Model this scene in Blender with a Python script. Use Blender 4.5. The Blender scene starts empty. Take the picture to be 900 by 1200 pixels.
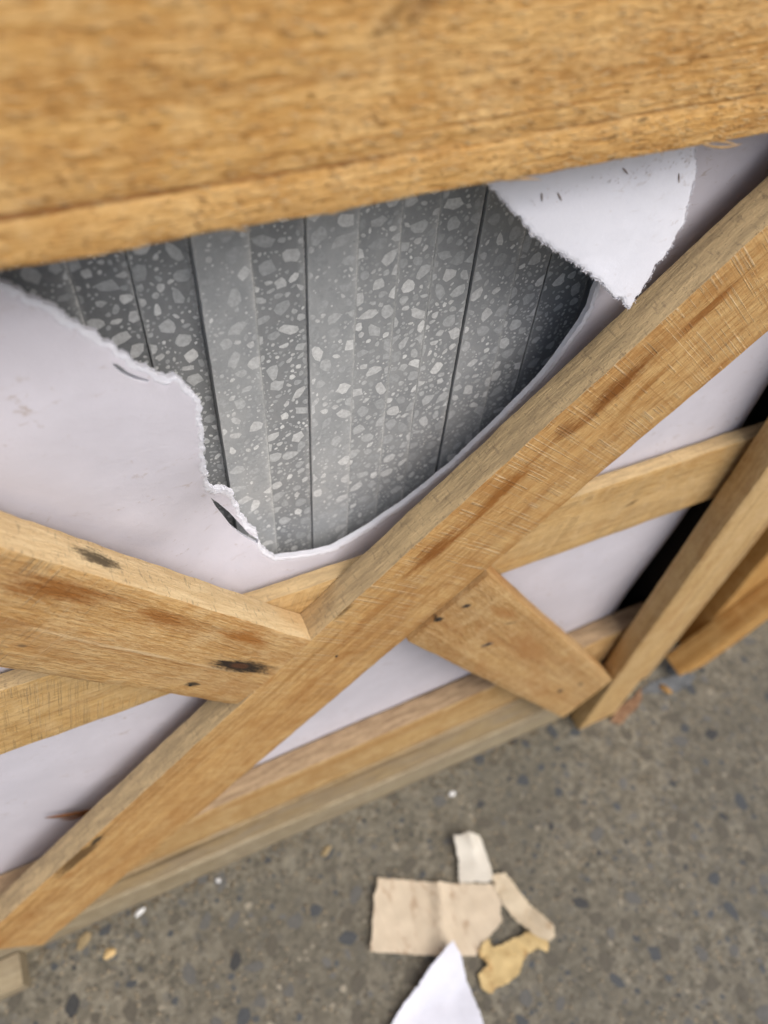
import bpy, bmesh, math, random
from mathutils import Vector, Matrix, noise, geometry

random.seed(7)
sc = bpy.context.scene
COL = sc.collection

# ------------------------------------------------------------------ camera
cam_d = bpy.data.cameras.new('camera')
cam = bpy.data.objects.new('camera', cam_d)
COL.objects.link(cam)
cam_d.sensor_fit = 'VERTICAL'
cam_d.sensor_height = 36.0
cam_d.lens = 25.98
cam_d.clip_start = 0.01
cam_d.clip_end = 200.0
right = Vector((0.91116329, -0.40714927, 0.06329796))
up = Vector((0.28742573, 0.73816866, 0.61031259))
back = Vector((-0.29524284, -0.53790006, 0.78962744))
M = Matrix((right, up, back)).transposed().to_4x4()
M.translation = (0.0, -0.20, 0.875)
cam.matrix_world = M
cam_d.dof.use_dof = True
cam_d.dof.focus_distance = 0.37
cam_d.dof.aperture_fstop = 5.2
sc.camera = cam

# ------------------------------------------------------------------ sky + sun (bright overcast)
SUN_DIR = Vector((0.24, -0.54, 0.80)).normalized()      # towards the sun
world = bpy.data.worlds.new('World')
sc.world = world
world.use_nodes = True
wn = world.node_tree
bg = wn.nodes['Background']
sky = wn.nodes.new('ShaderNodeTexSky')
sky.sky_type = 'NISHITA'
sky.sun_disc = False
sky.sun_elevation = math.asin(SUN_DIR.z)
sky.sun_rotation = math.atan2(SUN_DIR.x, SUN_DIR.y)
sky.air_density = 1.0
sky.dust_density = 4.0
sky.ozone_density = 1.0
wn.links.new(sky.outputs[0], bg.inputs[0])
bg.inputs[1].default_value = 0.10
sun_d = bpy.data.lights.new('sun', 'SUN')
sun_d.energy = 1.5
sun_d.angle = math.radians(45)
sun_d.color = (1.0, 0.975, 0.945)
sun = bpy.data.objects.new('sun', sun_d)
COL.objects.link(sun)
sun.rotation_euler = (-SUN_DIR).to_track_quat('-Z', 'Y').to_euler()
sc.view_settings.view_transform = 'Standard'
sc.view_settings.look = 'None'
sc.view_settings.gamma = 1.0
sc.view_settings.exposure = 0.48
sc.view_settings.use_curve_mapping = False


# ------------------------------------------------------------------ helpers
def tag(o, label=None, cat=None, group=None, kind=None):
    if label: o['label'] = label
    if cat: o['category'] = cat
    if group: o['group'] = group
    if kind: o['kind'] = kind
    return o


def empty(name, loc):
    o = bpy.data.objects.new(name, None)
    o.empty_display_size = 0.02
    COL.objects.link(o)
    o.location = loc
    o.matrix_world = Matrix.Translation(loc)
    return o


def link(name, me, parent=None, mat=None, mw=None):
    """mesh object; mw = world matrix of the object"""
    o = bpy.data.objects.new(name, me)
    COL.objects.link(o)
    if mat is not None and len(me.materials) == 0:
        for m_ in (mat if isinstance(mat, (list, tuple)) else [mat]):
            me.materials.append(m_)
    mw = mw if mw is not None else Matrix.Identity(4)
    if parent is not None:
        o.parent = parent
        o.matrix_parent_inverse = Matrix.Identity(4)
        o.matrix_basis = parent['_mw'].inverted() @ mw if '_mw' in parent else MW[parent.name].inverted() @ mw
    else:
        o.matrix_basis = mw
    MW[o.name] = mw.copy()
    return o


MW = {}


def thing(name, loc, label, cat, group=None):
    o = empty(name, loc)
    MW[o.name] = Matrix.Translation(loc)
    tag(o, label, cat, group)
    return o


def mesh_from(name, verts, faces, smooth=False, angle=None):
    me = bpy.data.meshes.new(name)
    me.from_pydata([tuple(v) for v in verts], [], faces)
    me.update()
    if smooth:
        for p in me.polygons:
            p.use_smooth = True
        if angle:
            me.set_sharp_from_angle(angle=math.radians(angle))
    return me


def fbm(x, y=0.0, z=0.0, o=3):
    s, a = 0.0, 1.0
    for k in range(o):
        s += a * noise.noise(Vector((x, y, z)))
        x, y, z, a = x * 2.1 + 3.7, y * 2.1 + 1.3, z * 2.1 + 5.1, a * 0.5
    return s


# ------------------------------------------------------------------ node helpers
class NT:
    def __init__(self, name):
        self.m = bpy.data.materials.new(name)
        self.m.use_nodes = True
        self.t = self.m.node_tree
        self.b = self.t.nodes['Principled BSDF']
        self.tc = self.t.nodes.new('ShaderNodeTexCoord')

    def n(self, typ, **kw):
        nd = self.t.nodes.new(typ)
        for k, v in kw.items():
            setattr(nd, k, v)
        return nd

    def l(self, a, b):
        self.t.links.new(a, b)

    def val(self, sock, v):
        if hasattr(v, 'is_linked') or isinstance(v, bpy.types.NodeSocket):
            self.l(v, sock)
        else:
            sock.default_value = v

    def mapping(self, scale, loc=(0, 0, 0), rot=(0, 0, 0), src=None):
        mp = self.n('ShaderNodeMapping')
        mp.inputs['Location'].default_value = loc
        mp.inputs['Rotation'].default_value = rot
        mp.inputs['Scale'].default_value = scale
        self.l(src if src is not None else self.tc.outputs['Object'], mp.inputs[0])
        return mp.outputs[0]

    def noise(self, vec, scale=1.0, detail=4.0, rough=0.6, dist=0.0, color=False):
        nd = self.n('ShaderNodeTexNoise')
        nd.inputs['Scale'].default_value = scale
        nd.inputs['Detail'].default_value = detail
        nd.inputs['Roughness'].default_value = rough
        nd.inputs['Distortion'].default_value = dist
        self.l(vec, nd.inputs['Vector'])
        return nd.outputs['Color' if color else 'Fac']

    def math(self, op, a, b=None, c=None, clamp=False):
        nd = self.n('ShaderNodeMath', operation=op, use_clamp=clamp)
        self.val(nd.inputs[0], a)
        if b is not None: self.val(nd.inputs[1], b)
        if c is not None: self.val(nd.inputs[2], c)
        return nd.outputs[0]

    def ramp(self, fac, a, b, lo=0.0, hi=1.0):
        """smooth remap a..b to lo..hi, clamped"""
        nd = self.n('ShaderNodeMapRange', interpolation_type='SMOOTHSTEP')
        self.l(fac, nd.inputs['Value'])
        nd.inputs['From Min'].default_value = a
        nd.inputs['From Max'].default_value = b
        nd.inputs['To Min'].default_value = lo
        nd.inputs['To Max'].default_value = hi
        return nd.outputs[0]

    def mix(self, fac, a, b, mode='MIX'):
        nd = self.n('ShaderNodeMix', data_type='RGBA', blend_type=mode)
        self.val(nd.inputs[0], fac)
        for s, v in ((nd.inputs[6], a), (nd.inputs[7], b)):
            if isinstance(v, bpy.types.NodeSocket): self.l(v, s)
            else: s.default_value = (*v, 1.0)
        return nd.outputs[2]

    def bump(self, h, strength, dist, prev=None):
        nd = self.n('ShaderNodeBump')
        nd.inputs['Strength'].default_value = strength
        nd.inputs['Distance'].default_value = dist
        self.l(h, nd.inputs['Height'])
        if prev is not None: self.l(prev, nd.inputs['Normal'])
        return nd.outputs[0]


def wood(name, seed=0.0, base=(0.50, 0.315, 0.135), dark=(0.30, 0.155, 0.05), pale=(0.66, 0.48, 0.26),
         stain=0.5, stain_col=(0.33, 0.13, 0.025), saw=0.0, saw_slant=0.1, saw_mask=None, fuzz=0.5, grey=0.0,
         blobs=(), streaks=(), edge_grey=0.0, rough=0.75, saw_dark=0.0,
         edge_cols=((0.40, 0.30, 0.17), (0.62, 0.46, 0.25)), saw_freq=760.0):
    """sawn softwood; board runs along local X, width is Y, thickness Z (metres)"""
    q = NT(name)
    o = (seed * 1.37, seed * 0.71, seed * 2.3)
    long_ = q.noise(q.mapping((7, 95, 95), o), 1, 5, 0.6, 0.4)
    wide = q.noise(q.mapping((4, 26, 26), o), 1, 3, 0.55, 0.5)
    fib = q.noise(q.mapping((110, 900, 900), o), 1, 4, 0.7)
    fine = q.noise(q.mapping((900, 1500, 1500), o), 1, 2, 0.6)
    dash = q.noise(q.mapping((130, 620, 620), (o[2], o[1], o[0])), 1, 3, 0.7)
    pore = q.noise(q.mapping((95, 800, 800), (o[1], o[1], o[2])), 1, 2, 0.5)
    patch = q.noise(q.mapping((55, 34, 34), (o[0], o[2], o[1])), 1, 5, 0.7)
    col = q.mix(q.ramp(long_, 0.30, 0.72, 0.45, 1.0), dark, base)
    col = q.mix(q.ramp(wide, 0.42, 0.75, 0, 0.35), col, pale)
    strk = q.noise(q.mapping((5, 260, 260), (o[2], o[0], o[0])), 1, 4, 0.65, 0.3)
    col = q.mix(q.ramp(strk, 0.52, 0.34, 0, 0.55), col, tuple(c * 0.8 for c in dark))
    col = q.mix(q.ramp(strk, 0.55, 0.70, 0, 0.30), col, pale)
    col = q.mix(q.ramp(patch, 0.46, 0.70, 0, 0.45), col, pale)
    col = q.mix(q.ramp(patch, 0.48, 0.28, 0, 0.40), col, dark)
    col = q.mix(q.ramp(dash, 0.50, 0.68, 0, 0.20 + 0.20 * fuzz), col, tuple(min(1, c * 1.08) for c in pale))
    col = q.mix(q.ramp(dash, 0.50, 0.33, 0, 0.25 + 0.22 * fuzz), col, dark)
    col = q.mix(q.ramp(pore, 0.66, 0.76, 0, 0.55), col, tuple(c * 0.45 for c in dark))
    col = q.mix(q.ramp(fib, 0.46, 0.68, 0, 0.35), col, pale)
    col = q.mix(q.ramp(fib, 0.50, 0.30, 0, 0.35), col, dark)
    speck = q.noise(q.mapping((210, 330, 330), (o[0], o[0], o[2])), 1, 4, 0.75)
    col = q.mix(q.ramp(speck, 0.60, 0.72, 0, 0.55), col, tuple(c * 0.6 for c in dark))
    col = q.mix(q.ramp(speck, 0.40, 0.28, 0, 0.5), col, tuple(min(1, c * 1.1) for c in pale))
    # large orange-brown stains
    st = q.noise(q.mapping((16, 48, 48), (o[1], o[2], o[0])), 1, 4, 0.62, 0.8)
    col = q.mix(q.ramp(st, 0.50, 0.72, 0, stain), col, stain_col)
    if grey:
        g = q.noise(q.mapping((14, 40, 40), (o[2], o[0], o[1])), 1, 5, 0.65)
        col = q.mix(q.ramp(g, 0.40, 0.66, 0, grey), col, (0.30, 0.25, 0.19))
    sep = q.n('ShaderNodeSeparateXYZ')
    q.l(q.tc.outputs['Object'], sep.inputs[0])
    X, Y, Z = sep.outputs
    hsum = q.math('MULTIPLY', fib, 0.6)
    hsum = q.math('ADD', hsum, q.math('MULTIPLY', fine, 0.35))
    hsum = q.math('ADD', hsum, q.math('MULTIPLY', long_, 0.5))
    hsum = q.math('ADD', hsum, q.math('MULTIPLY', dash, 0.9))
    geo = q.n('ShaderNodeNewGeometry')
    vt = q.n('ShaderNodeVectorTransform', vector_type='NORMAL', convert_from='WORLD', convert_to='OBJECT')
    q.l(geo.outputs['True Normal'], vt.inputs[0])
    s2 = q.n('ShaderNodeSeparateXYZ')
    q.l(vt.outputs[0], s2.inputs[0])
    em = q.ramp(q.math('ABSOLUTE', s2.outputs[1]), 0.5, 0.9)
    if edge_grey:      # sawn edge: narrow face has another colour; left brace's paints in light
        en = q.noise(q.mapping((40, 300, 300), o), 1, 5, 0.7)
        ecol = q.mix(q.ramp(en, 0.35, 0.65), *edge_cols)
        sp = q.noise(q.mapping((700, 700, 700), o), 1, 3, 0.7)
        ecol = q.mix(q.ramp(sp, 0.60, 0.72, 0, 0.6), ecol, (0.13, 0.10, 0.07))
        ln = q.noise(q.mapping((520, 6, 160), o), 1, 3, 0.6)
        ecol = q.mix(q.ramp(ln, 0.58, 0.70, 0, 0.45), ecol, (0.16, 0.12, 0.085))
        col = q.mix(q.math('MULTIPLY', em, edge_grey), col, ecol)
    if saw:
        sx = q.math('ADD', X, q.math('MULTIPLY', Y, saw_slant))
        wob = q.noise(q.mapping((60, 14, 14), o), 1, 2, 0.5)
        sx = q.math('ADD', sx, q.math('MULTIPLY', wob, 0.0012))
        cv = q.n('ShaderNodeCombineXYZ')
        q.l(q.math('MULTIPLY', sx, saw_freq), cv.inputs[0])
        q.l(q.math('MULTIPLY', Y, 5.0), cv.inputs[1])
        q.l(q.math('MULTIPLY', Z, 11.0), cv.inputs[2])
        s = q.noise(cv.outputs[0], 1.0, 2.5, 0.65)
        brk = q.noise(q.mapping((45, 70, 70), (o[1], o[0], o[2])), 1, 4, 0.65)
        line = q.math('MULTIPLY', q.ramp(s, 0.53, 0.62), q.ramp(brk, 0.40, 0.60))
        line = q.math('MULTIPLY', line, q.math('SUBTRACT', 1.0, em))
        if saw_mask is not None:
            a0, a1, fe = saw_mask
            mk = q.math('MULTIPLY', q.ramp(X, a0 - fe, a0 + fe), q.ramp(X, a1 - fe, a1 + fe, 1, 0))
            line = q.math('MULTIPLY', line, q.math('ADD', q.math('MULTIPLY', mk, 0.85), 0.15))
        if saw_dark:
            col = q.mix(q.math('MULTIPLY', q.math('MULTIPLY', q.ramp(s, 0.47, 0.36), saw_dark), q.math('SUBTRACT', 1.0, em)), col, dark)
        col = q.mix(q.math('MULTIPLY', line, saw), col, (0.78, 0.60, 0.37))
        hsum = q.math('ADD', hsum, q.math('MULTIPLY', line, 0.9))
    # streaks and blobs: (cx, cy, rx, ry, degrees, colour, strength, softness)
    wv = q.noise(q.mapping((34, 230, 230), o), 1, 5, 0.7)
    wv2 = q.noise(q.mapping((420, 900, 900), o), 1, 3, 0.65)
    for (cx, cy, rx, ry, deg, c, k, soft, *ex) in list(streaks) + list(blobs):
        a = math.radians(deg)
        dx = q.math('SUBTRACT', X, cx)
        dy = q.math('SUBTRACT', Z if ex else Y, cy)
        u = q.math('ADD', q.math('MULTIPLY', dx, math.cos(a) / rx), q.math('MULTIPLY', dy, math.sin(a) / rx))
        v = q.math('ADD', q.math('MULTIPLY', dx, -math.sin(a) / ry), q.math('MULTIPLY', dy, math.cos(a) / ry))
        d = q.math('SQRT', q.math('ADD', q.math('MULTIPLY', u, u), q.math('MULTIPLY', v, v)))
        d = q.math('ADD', d, q.math('MULTIPLY', q.math('SUBTRACT', wv, 0.5), 1.9))
        d = q.math('ADD', d, q.math('MULTIPLY', q.math('SUBTRACT', wv2, 0.5), 0.7))
        msk = q.ramp(d, 1.0, 1.0 - soft, 0, k)
        msk = q.math('MULTIPLY', msk, em if ex else q.math('SUBTRACT', 1.0, em))
        col = q.mix(msk, col, c)
    q.l(col, q.b.inputs['Base Color'])
    q.b.inputs['Roughness'].default_value = rough
    q.b.inputs['Specular IOR Level'].default_value = 0.25
    nb = q.bump(hsum, 0.75 + 0.25 * fuzz, 0.0009 + 0.0007 * fuzz)
    q.l(nb, q.b.inputs['Normal'])
    return q.m


def plank(name, parent, mat, origin, deg, x0, x1, w, t, yfront, k0=0.0, k1=0.0, profile=None, wob=0.0006,
          seed=0, fn=None, step=0.008, bev=0.0011):
    """board whose front face centre line starts at origin (x, z) in the plane y = yfront, turned by deg in that plane"""
    a = math.radians(deg)
    mw = Matrix(((math.cos(a), -math.sin(a), 0, origin[0]),
                 (0, 0, -1, yfront),
                 (math.sin(a), math.cos(a), 0, origin[1]),
                 (0, 0, 0, 1)))
    if profile is None:
        profile = [(w / 2, 0), (w / 2, -t), (-w / 2, -t), (-w / 2, 0)]
    # bevel corners, densify
    P = []
    n = len(profile)
    for i in range(n):
        p0, p1, p2 = Vector(profile[i - 1]), Vector(profile[i]), Vector(profile[(i + 1) % n])
        d0, d1 = (p0 - p1), (p2 - p1)
        ang = d0.angle(d1)
        b = bev if ang < 2.6 else bev * 0.4
        a_, b_ = p1 + d0.normalized() * b, p1 + d1.normalized() * b
        P += [a_, (a_ + b_) / 2 * 0.6 + p1 * 0.4, b_]
    Q = []
    for i in range(len(P)):
        p, r = P[i], P[(i + 1) % len(P)]
        k = max(1, int((r - p).length / 0.007))
        for j in range(k):
            Q.append(p.lerp(r, j / k))
    ns = max(4, int((x1 - x0) / step))
    verts, faces = [], []
    m = len(Q)
    for i in range(ns + 1):
        f = i / ns
        for j, p in enumerate(Q):
            s0, s1 = x0 + k0 * p.x, x1 + k1 * p.x
            x = s0 + (s1 - s0) * f
            ny = wob * (fbm(x * 28 + seed * 9.1, p.x * 20, p.y * 20 + 4) + 0.55 * noise.noise(Vector((x * 190 + seed, p.x * 160, p.y * 160))))
            nz = wob * (fbm(x * 20 + seed * 5.3, p.x * 24 + 7, p.y * 30) + 0.45 * noise.noise(Vector((x * 170 + seed, p.x * 170, p.y * 150 + 9))))
            v = Vector((x, p.x + ny, p.y + nz * 0.8))
            if fn: v = fn(v, f)
            verts.append(v)
    for i in range(ns):
        for j in range(m):
            a_, b_ = i * m + j, i * m + (j + 1) % m
            faces.append((a_, b_, b_ + m, a_ + m))
    # end grain caps (fan with centre)
    for i, flip in ((0, True), (ns, False)):
        c = sum((verts[i * m + j] for j in range(m)), Vector()) / m
        verts.append(c)
        ci = len(verts) - 1
        for j in range(m):
            a_, b_ = i * m + j, i * m + (j + 1) % m
            faces.append((ci, b_, a_) if flip else (ci, a_, b_))
    me = mesh_from(name, verts, faces, True, 38)
    bm_ = bmesh.new(); bm_.from_mesh(me); bmesh.ops.recalc_face_normals(bm_, faces=bm_.faces); bm_.to_mesh(me); bm_.free()
    return link(name, me, parent, mat, mw)


# ------------------------------------------------------------------ ground
def ground_material():
    q = NT('worn_concrete')
    v = q.tc.outputs['Object']
    big = q.noise(q.mapping((5, 5, 5)), 1, 5, 0.6)
    mid = q.noise(q.mapping((45, 45, 45)), 1, 6, 0.7)
    fin = q.noise(q.mapping((330, 330, 330)), 1, 4, 0.7)
    col = q.mix(q.ramp(mid, 0.32, 0.70), (0.134, 0.121, 0.090), (0.250, 0.225, 0.170))
    m2 = q.noise(q.mapping((130, 130, 130), (4, 2, 1)), 1, 4, 0.7)
    m3 = q.noise(q.mapping((62, 62, 62), (1, 7, 3)), 1, 5, 0.75, 0.5)
    col = q.mix(q.ramp(m3, 0.52, 0.66, 0, 0.75), col, (0.275, 0.256, 0.198))
    col = q.mix(q.ramp(m3, 0.47, 0.34, 0, 0.7), col, (0.085, 0.078, 0.062))
    col = q.mix(q.ramp(m2, 0.54, 0.66, 0, 0.8), col, (0.315, 0.292, 0.225))
    col = q.mix(q.ramp(m2, 0.47, 0.34, 0, 0.8), col, (0.07, 0.065, 0.052))
    vb = q.n('ShaderNodeTexVoronoi'); vb.inputs['Scale'].default_value = 95; q.l(v, vb.inputs['Vector'])
    vs = q.n('ShaderNodeSeparateColor'); q.l(vb.outputs['Color'], vs.inputs[0])
    col = q.mix(q.math('MULTIPLY', q.ramp(vb.outputs['Distance'], 0.6, 0.35), q.ramp(vs.outputs[0], 0.55, 1.0, 0, 0.5)), col, (0.12, 0.12, 0.112))
    col = q.mix(q.ramp(big, 0.40, 0.66, 0, 0.55), col, (0.125, 0.116, 0.090))
    col = q.mix(q.ramp(fin, 0.55, 0.78, 0, 0.55), col, (0.32, 0.275, 0.20))
    col = q.mix(q.ramp(fin, 0.46, 0.26, 0, 0.55), col, (0.055, 0.048, 0.038))
    # fine grit
    vo = q.n('ShaderNodeTexVoronoi')
    vo.inputs['Scale'].default_value = 190
    q.l(v, vo.inputs['Vector'])
    rv = q.n('ShaderNodeSeparateColor'); q.l(vo.outputs['Color'], rv.inputs[0])
    g1 = q.math('MULTIPLY', q.ramp(vo.outputs['Distance'], 0.42, 0.22), q.ramp(rv.outputs[0], 0.70, 0.78))
    col = q.mix(q.math('MULTIPLY', g1, 0.65), col, (0.36, 0.29, 0.19))
    g2 = q.math('MULTIPLY', q.ramp(vo.outputs['Distance'], 0.55, 0.3), q.ramp(rv.outputs[1], 0.80, 0.86))
    col = q.mix(q.math('MULTIPLY', g2, 0.6), col, (0.06, 0.055, 0.048))
    q.l(col, q.b.inputs['Base Color'])
    q.b.inputs['Roughness'].default_value = 0.8
    q.b.inputs['Specular IOR Level'].default_value = 0.3
    h = q.math('ADD', q.math('MULTIPLY', mid, 1.0), q.math('MULTIPLY', fin, 0.6))
    h = q.math('ADD', h, q.math('MULTIPLY', g1, 0.6))
    q.l(q.bump(h, 0.9, 0.0025), q.b.inputs['Normal'])
    return q.m


def flat_mat(name, c, rough=0.7, var=0.25, scale=300, c2=None, bump=0.0006, spec=0.3, trans=0.0):
    q = NT(name)
    n1 = q.noise(q.mapping((scale, scale, scale)), 1, 4, 0.65)
    c2 = c2 if c2 else tuple(x * (1 - var) for x in c)
    q.l(q.mix(q.ramp(n1, 0.35, 0.65), c2, c), q.b.inputs['Base Color'])
    q.b.inputs['Roughness'].default_value = rough
    q.b.inputs['Specular IOR Level'].default_value = spec
    if trans:
        q.b.inputs['Subsurface Weight'].default_value = trans
        q.b.inputs['Subsurface Scale'].default_value = 0.002
        q.b.inputs['Subsurface Radius'].default_value = (1, 0.9, 0.8)
    if bump:
        q.l(q.bump(n1, 0.7, bump), q.b.inputs['Normal'])
    return q.m


def build_ground():
    # one sheet, finer near the crate with gentle undulation, flat to the horizon
    xs = [-60, -8, -2, -0.9] + [-0.6 + 0.03 * i for i in range(61)] + [1.5, 3, 9, 60]
    ys = [-60, -8, -2, -0.9] + [-0.6 + 0.03 * i for i in range(41)] + [0.9, 2, 8, 60]
    V = []
    for y in ys:
        for x in xs:
            z = 0.0
            if -0.6 < x < 1.2 and -0.6 < y < 0.0:
                z = 0.0003 * (fbm(x * 9, y * 9, 2) - 0.5)
                z = min(z, 0.0)
            V.append((x, y, z))
    nx = len(xs)
    F = [(j * nx + i, j * nx + i + 1, (j + 1) * nx + i + 1, (j + 1) * nx + i) for j in range(len(ys) - 1) for i in range(nx - 1)]
    g = link('ground', mesh_from('ground', V, F, True), None, ground_material())
    tag(g, 'worn brown-grey concrete floor with dark stone pebbles showing', None, None, 'structure')
    return g


def pebble_geo(r, el, rng):
    n = rng.choice((6, 7, 8))
    ang0 = rng.random() * 6.28
    ring, mid = [], []
    for i in range(n):
        a = ang0 + i / n * 2 * math.pi
        rr = r * rng.uniform(0.62, 1.2)
        ring.append(Vector((math.cos(a) * rr * el, math.sin(a) * rr / el, -0.0012)))
    for v in ring:
        mid.append(Vector((v.x * 0.97, v.y * 0.97, 0.00052)))
    top = [Vector((0, 0, 0.00056))]
    V = ring + mid + top
    F = []
    for i in range(n):
        j = (i + 1) % n
        F.append((i, j, n + j, n + i))
        F.append((n + i, n + j, 2 * n))
    return V, F


ground = build_ground()
peb_mats = [flat_mat('pebble_slate', (0.082, 0.088, 0.092), 0.6, 0.35, 3, bump=0),
            flat_mat('pebble_dark', (0.060, 0.061, 0.060), 0.6, 0.35, 3, bump=0),
            flat_mat('pebble_brown', (0.125, 0.112, 0.086), 0.7, 0.3, 3, bump=0),
            flat_mat('pebble_pale', (0.33, 0.295, 0.225), 0.7, 0.3, 3, bump=0),
            flat_mat('pebble_grey', (0.14, 0.137, 0.125), 0.7, 0.3, 3, bump=0)]


def build_pebbles():
    rng = random.Random(5)
    placed = []
    templates = {}
    for k in range(40):
        V, F = pebble_geo(1.0, rng.uniform(0.85, 1.3), rng)
        V = [Vector((v.x, v.y, v.z)) for v in V]
        templates[k] = (V, F)
    meshes = {}
    small_v, small_f, small_m = [], [], []
    big = 0
    tries = 0
    cell = {}
    sizes = sorted([min(0.0088, 0.0016 * (1 - rng.random()) ** -0.60) for _ in range(3200)], reverse=True)
    for r in sizes:
        for _ in range(6):
            x, y = rng.uniform(-0.32, 0.98), rng.uniform(-0.46, 0.075)
            key = (int(x // 0.02), int(y // 0.02))
            ok = True
            for i in (-1, 0, 1):
                for j in (-1, 0, 1):
                    for (a, b, c) in cell.get((key[0] + i, key[1] + j), ()):
                        if (a - x) ** 2 + (b - y) ** 2 < (r + c) ** 2 * 1.1: ok = False
            if ok: break
        if not ok: continue
        cell.setdefault(key, []).append((x, y, r))
        u = rng.random()
        m = 0 if u < 0.24 else 1 if u < 0.29 else 2 if u < 0.70 else 3 if u < 0.82 else 4
        if r > 0.0042 and m == 3: m = 4
        k = rng.randrange(40)
        rot = rng.uniform(0, 6.28)
        V, F = templates[k]
        inview = (y < 0.02 and x > -0.26)
        if r > 0.0034 and inview and big < 290:
            if (k, m) not in meshes:
                me = mesh_from('pebble', [(v.x, v.y, v.z) for v in V], F, False)
                me.materials.append(peb_mats[m])
                meshes[(k, m)] = me
            mw = Matrix.Translation((x, y, -0.0004)) @ Matrix.Rotation(rot, 4, 'Z') @ Matrix.Diagonal((r, r, 1, 1))
            link('pebble', meshes[(k, m)], ground, None, mw)
            big += 1
        else:
            b0 = len(small_v)
            ca, sa = math.cos(rot), math.sin(rot)
            for v in V:
                small_v.append((x + r * (v.x * ca - v.y * sa), y + r * (v.x * sa + v.y * ca), v.z - 0.0004))
            for f in F:
                small_f.append(tuple(b0 + i for i in f)); small_m.append(m)
    me = mesh_from('gravel', small_v, small_f, False)
    for m in peb_mats: me.materials.append(m)
    me.polygons.foreach_set('material_index', small_m)
    o = link('gravel', me, ground)
    tag(o, 'small grit and stone specks set in the concrete', None, None, 'stuff')


build_pebbles()

# ------------------------------------------------------------------ wood materials
DK = (0.045, 0.032, 0.02)
BR = (0.20, 0.085, 0.02)
w_top = wood('wood_top_rail', 1.0, base=(0.75, 0.435, 0.138), dark=(0.46, 0.21, 0.05), pale=(0.90, 0.62, 0.285), stain=0.30,
             fuzz=1.0, saw=0.0, rough=0.8,
             blobs=[(0.195, -0.032, 0.0035, 0.0011, 3, (0.10, 0.06, 0.025), 0.8, 0.6),
                    (0.183, -0.0365, 0.0035, 0.0010, 10, (0.13, 0.07, 0.025), 0.6, 0.6),
                    (0.110, 0.012, 0.016, 0.006, 30, (0.20, 0.095, 0.03), 0.8, 0.9), (0.098, 0.007, 0.010, 0.003, 40, (0.22, 0.11, 0.03), 0.6, 0.9)],
             streaks=[(0.00, -0.0308, 0.16, 0.0011, 0.0, (0.22, 0.07, 0.016), 0.85, 0.8), (0.20, -0.0302, 0.12, 0.0008, 0.8, (0.28, 0.11, 0.028), 0.6, 0.8), (0.12, -0.024, 0.14, 0.0007, 1.2, (0.30, 0.12, 0.03), 0.6, 0.8)])
w_diag = wood('wood_long_brace', 2.0, base=(0.575, 0.335, 0.120), dark=(0.33, 0.15, 0.042), pale=(0.68, 0.47, 0.21), stain=0.5,
              saw=0.58, saw_slant=0.02, saw_mask=(-0.06, 0.5, 0.10), edge_grey=0.9, fuzz=0.12, saw_dark=0.4,
              streaks=[(0.190, 0.022, 0.040, 0.0095, 4, (0.21, 0.075, 0.012), 0.95, 0.8),
                       (0.161, 0.024, 0.012, 0.0075, 0, (0.20, 0.07, 0.012), 0.7, 0.8),
                       (0.245, 0.020, 0.030, 0.0050, 4, (0.26, 0.095, 0.016), 0.85, 0.8),
                       (0.110, 0.020, 0.045, 0.0075, 6, (0.27, 0.10, 0.016), 0.9, 0.8),
                       (0.060, 0.022, 0.030, 0.0090, 0, (0.24, 0.085, 0.014), 0.92, 0.8),
                       (0.195, 0.000, 0.030, 0.0050, 12, (0.30, 0.12, 0.02), 0.6, 0.8),
                       (0.000, 0.014, 0.045, 0.0050, 3, (0.33, 0.14, 0.03), 0.6, 0.8),
                       (-0.070, 0.024, 0.070, 0.0035, 0, (0.32, 0.15, 0.035), 0.5, 0.8),
                       (-0.311, 0.0350, 0.046, 0.0075, 0, (0.10, 0.055, 0.02), 0.9, 0.6),
                       (-0.285, 0.0350, 0.010, 0.0050, 0, DK, 0.9, 0.6),
                       (-0.001, 0.0390, 0.012, 0.0032, 0, (0.10, 0.06, 0.025), 0.7, 0.7),
                       (-0.440, 0.030, 0.08, 0.0030, 0, (0.26, 0.12, 0.03), 0.6, 0.8)])
w_left = wood('wood_left_brace', 3.0, edge_grey=0.9, edge_cols=((0.62, 0.44, 0.23), (0.76, 0.58, 0.33)), base=(0.61, 0.368, 0.135), dark=(0.35, 0.16, 0.044), pale=(0.70, 0.51, 0.27), stain=0.35, fuzz=0.5,  # pale edge colours paint in the light on the upper edge
              streaks=[(-0.176, 0.022, 0.040, 0.010, 4, (0.28, 0.10, 0.016), 0.9, 0.9),
                       (-0.112, 0.022, 0.030, 0.009, -4, (0.30, 0.11, 0.018), 0.85, 0.9),
                       (-0.055, 0.026, 0.026, 0.008, 0, (0.34, 0.125, 0.02), 0.85, 0.9),
                       (-0.10, -0.004, 0.10, 0.0018, 0, (0.76, 0.58, 0.34), 0.6, 0.9)],
              blobs=[(-0.0315, 0.002, 0.0330, 0.0085, 2, (0.10, 0.065, 0.035), 0.85, 0.8),
                     (-0.0315, 0.002, 0.0270, 0.0060, 2, (0.030, 0.021, 0.014), 0.98, 0.5),
                     (-0.0335, 0.002, 0.009, 0.0032, 2, (0.11, 0.045, 0.02), 0.8, 0.5),
                     (-0.048, -0.023, 0.0065, 0.0032, 0, DK, 0.95, 0.6),
                     (-0.162, -0.0172, 0.003, 0.0015, 10, (0.16, 0.10, 0.05), 0.8, 0.6),
                     (-0.163, -0.010, 0.017, 0.0058, 0, (0.085, 0.062, 0.035), 0.95, 0.5, 1)],
              saw=0.35, saw_slant=0.05, saw_mask=(-0.3, -0.16, 0.03))
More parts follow.
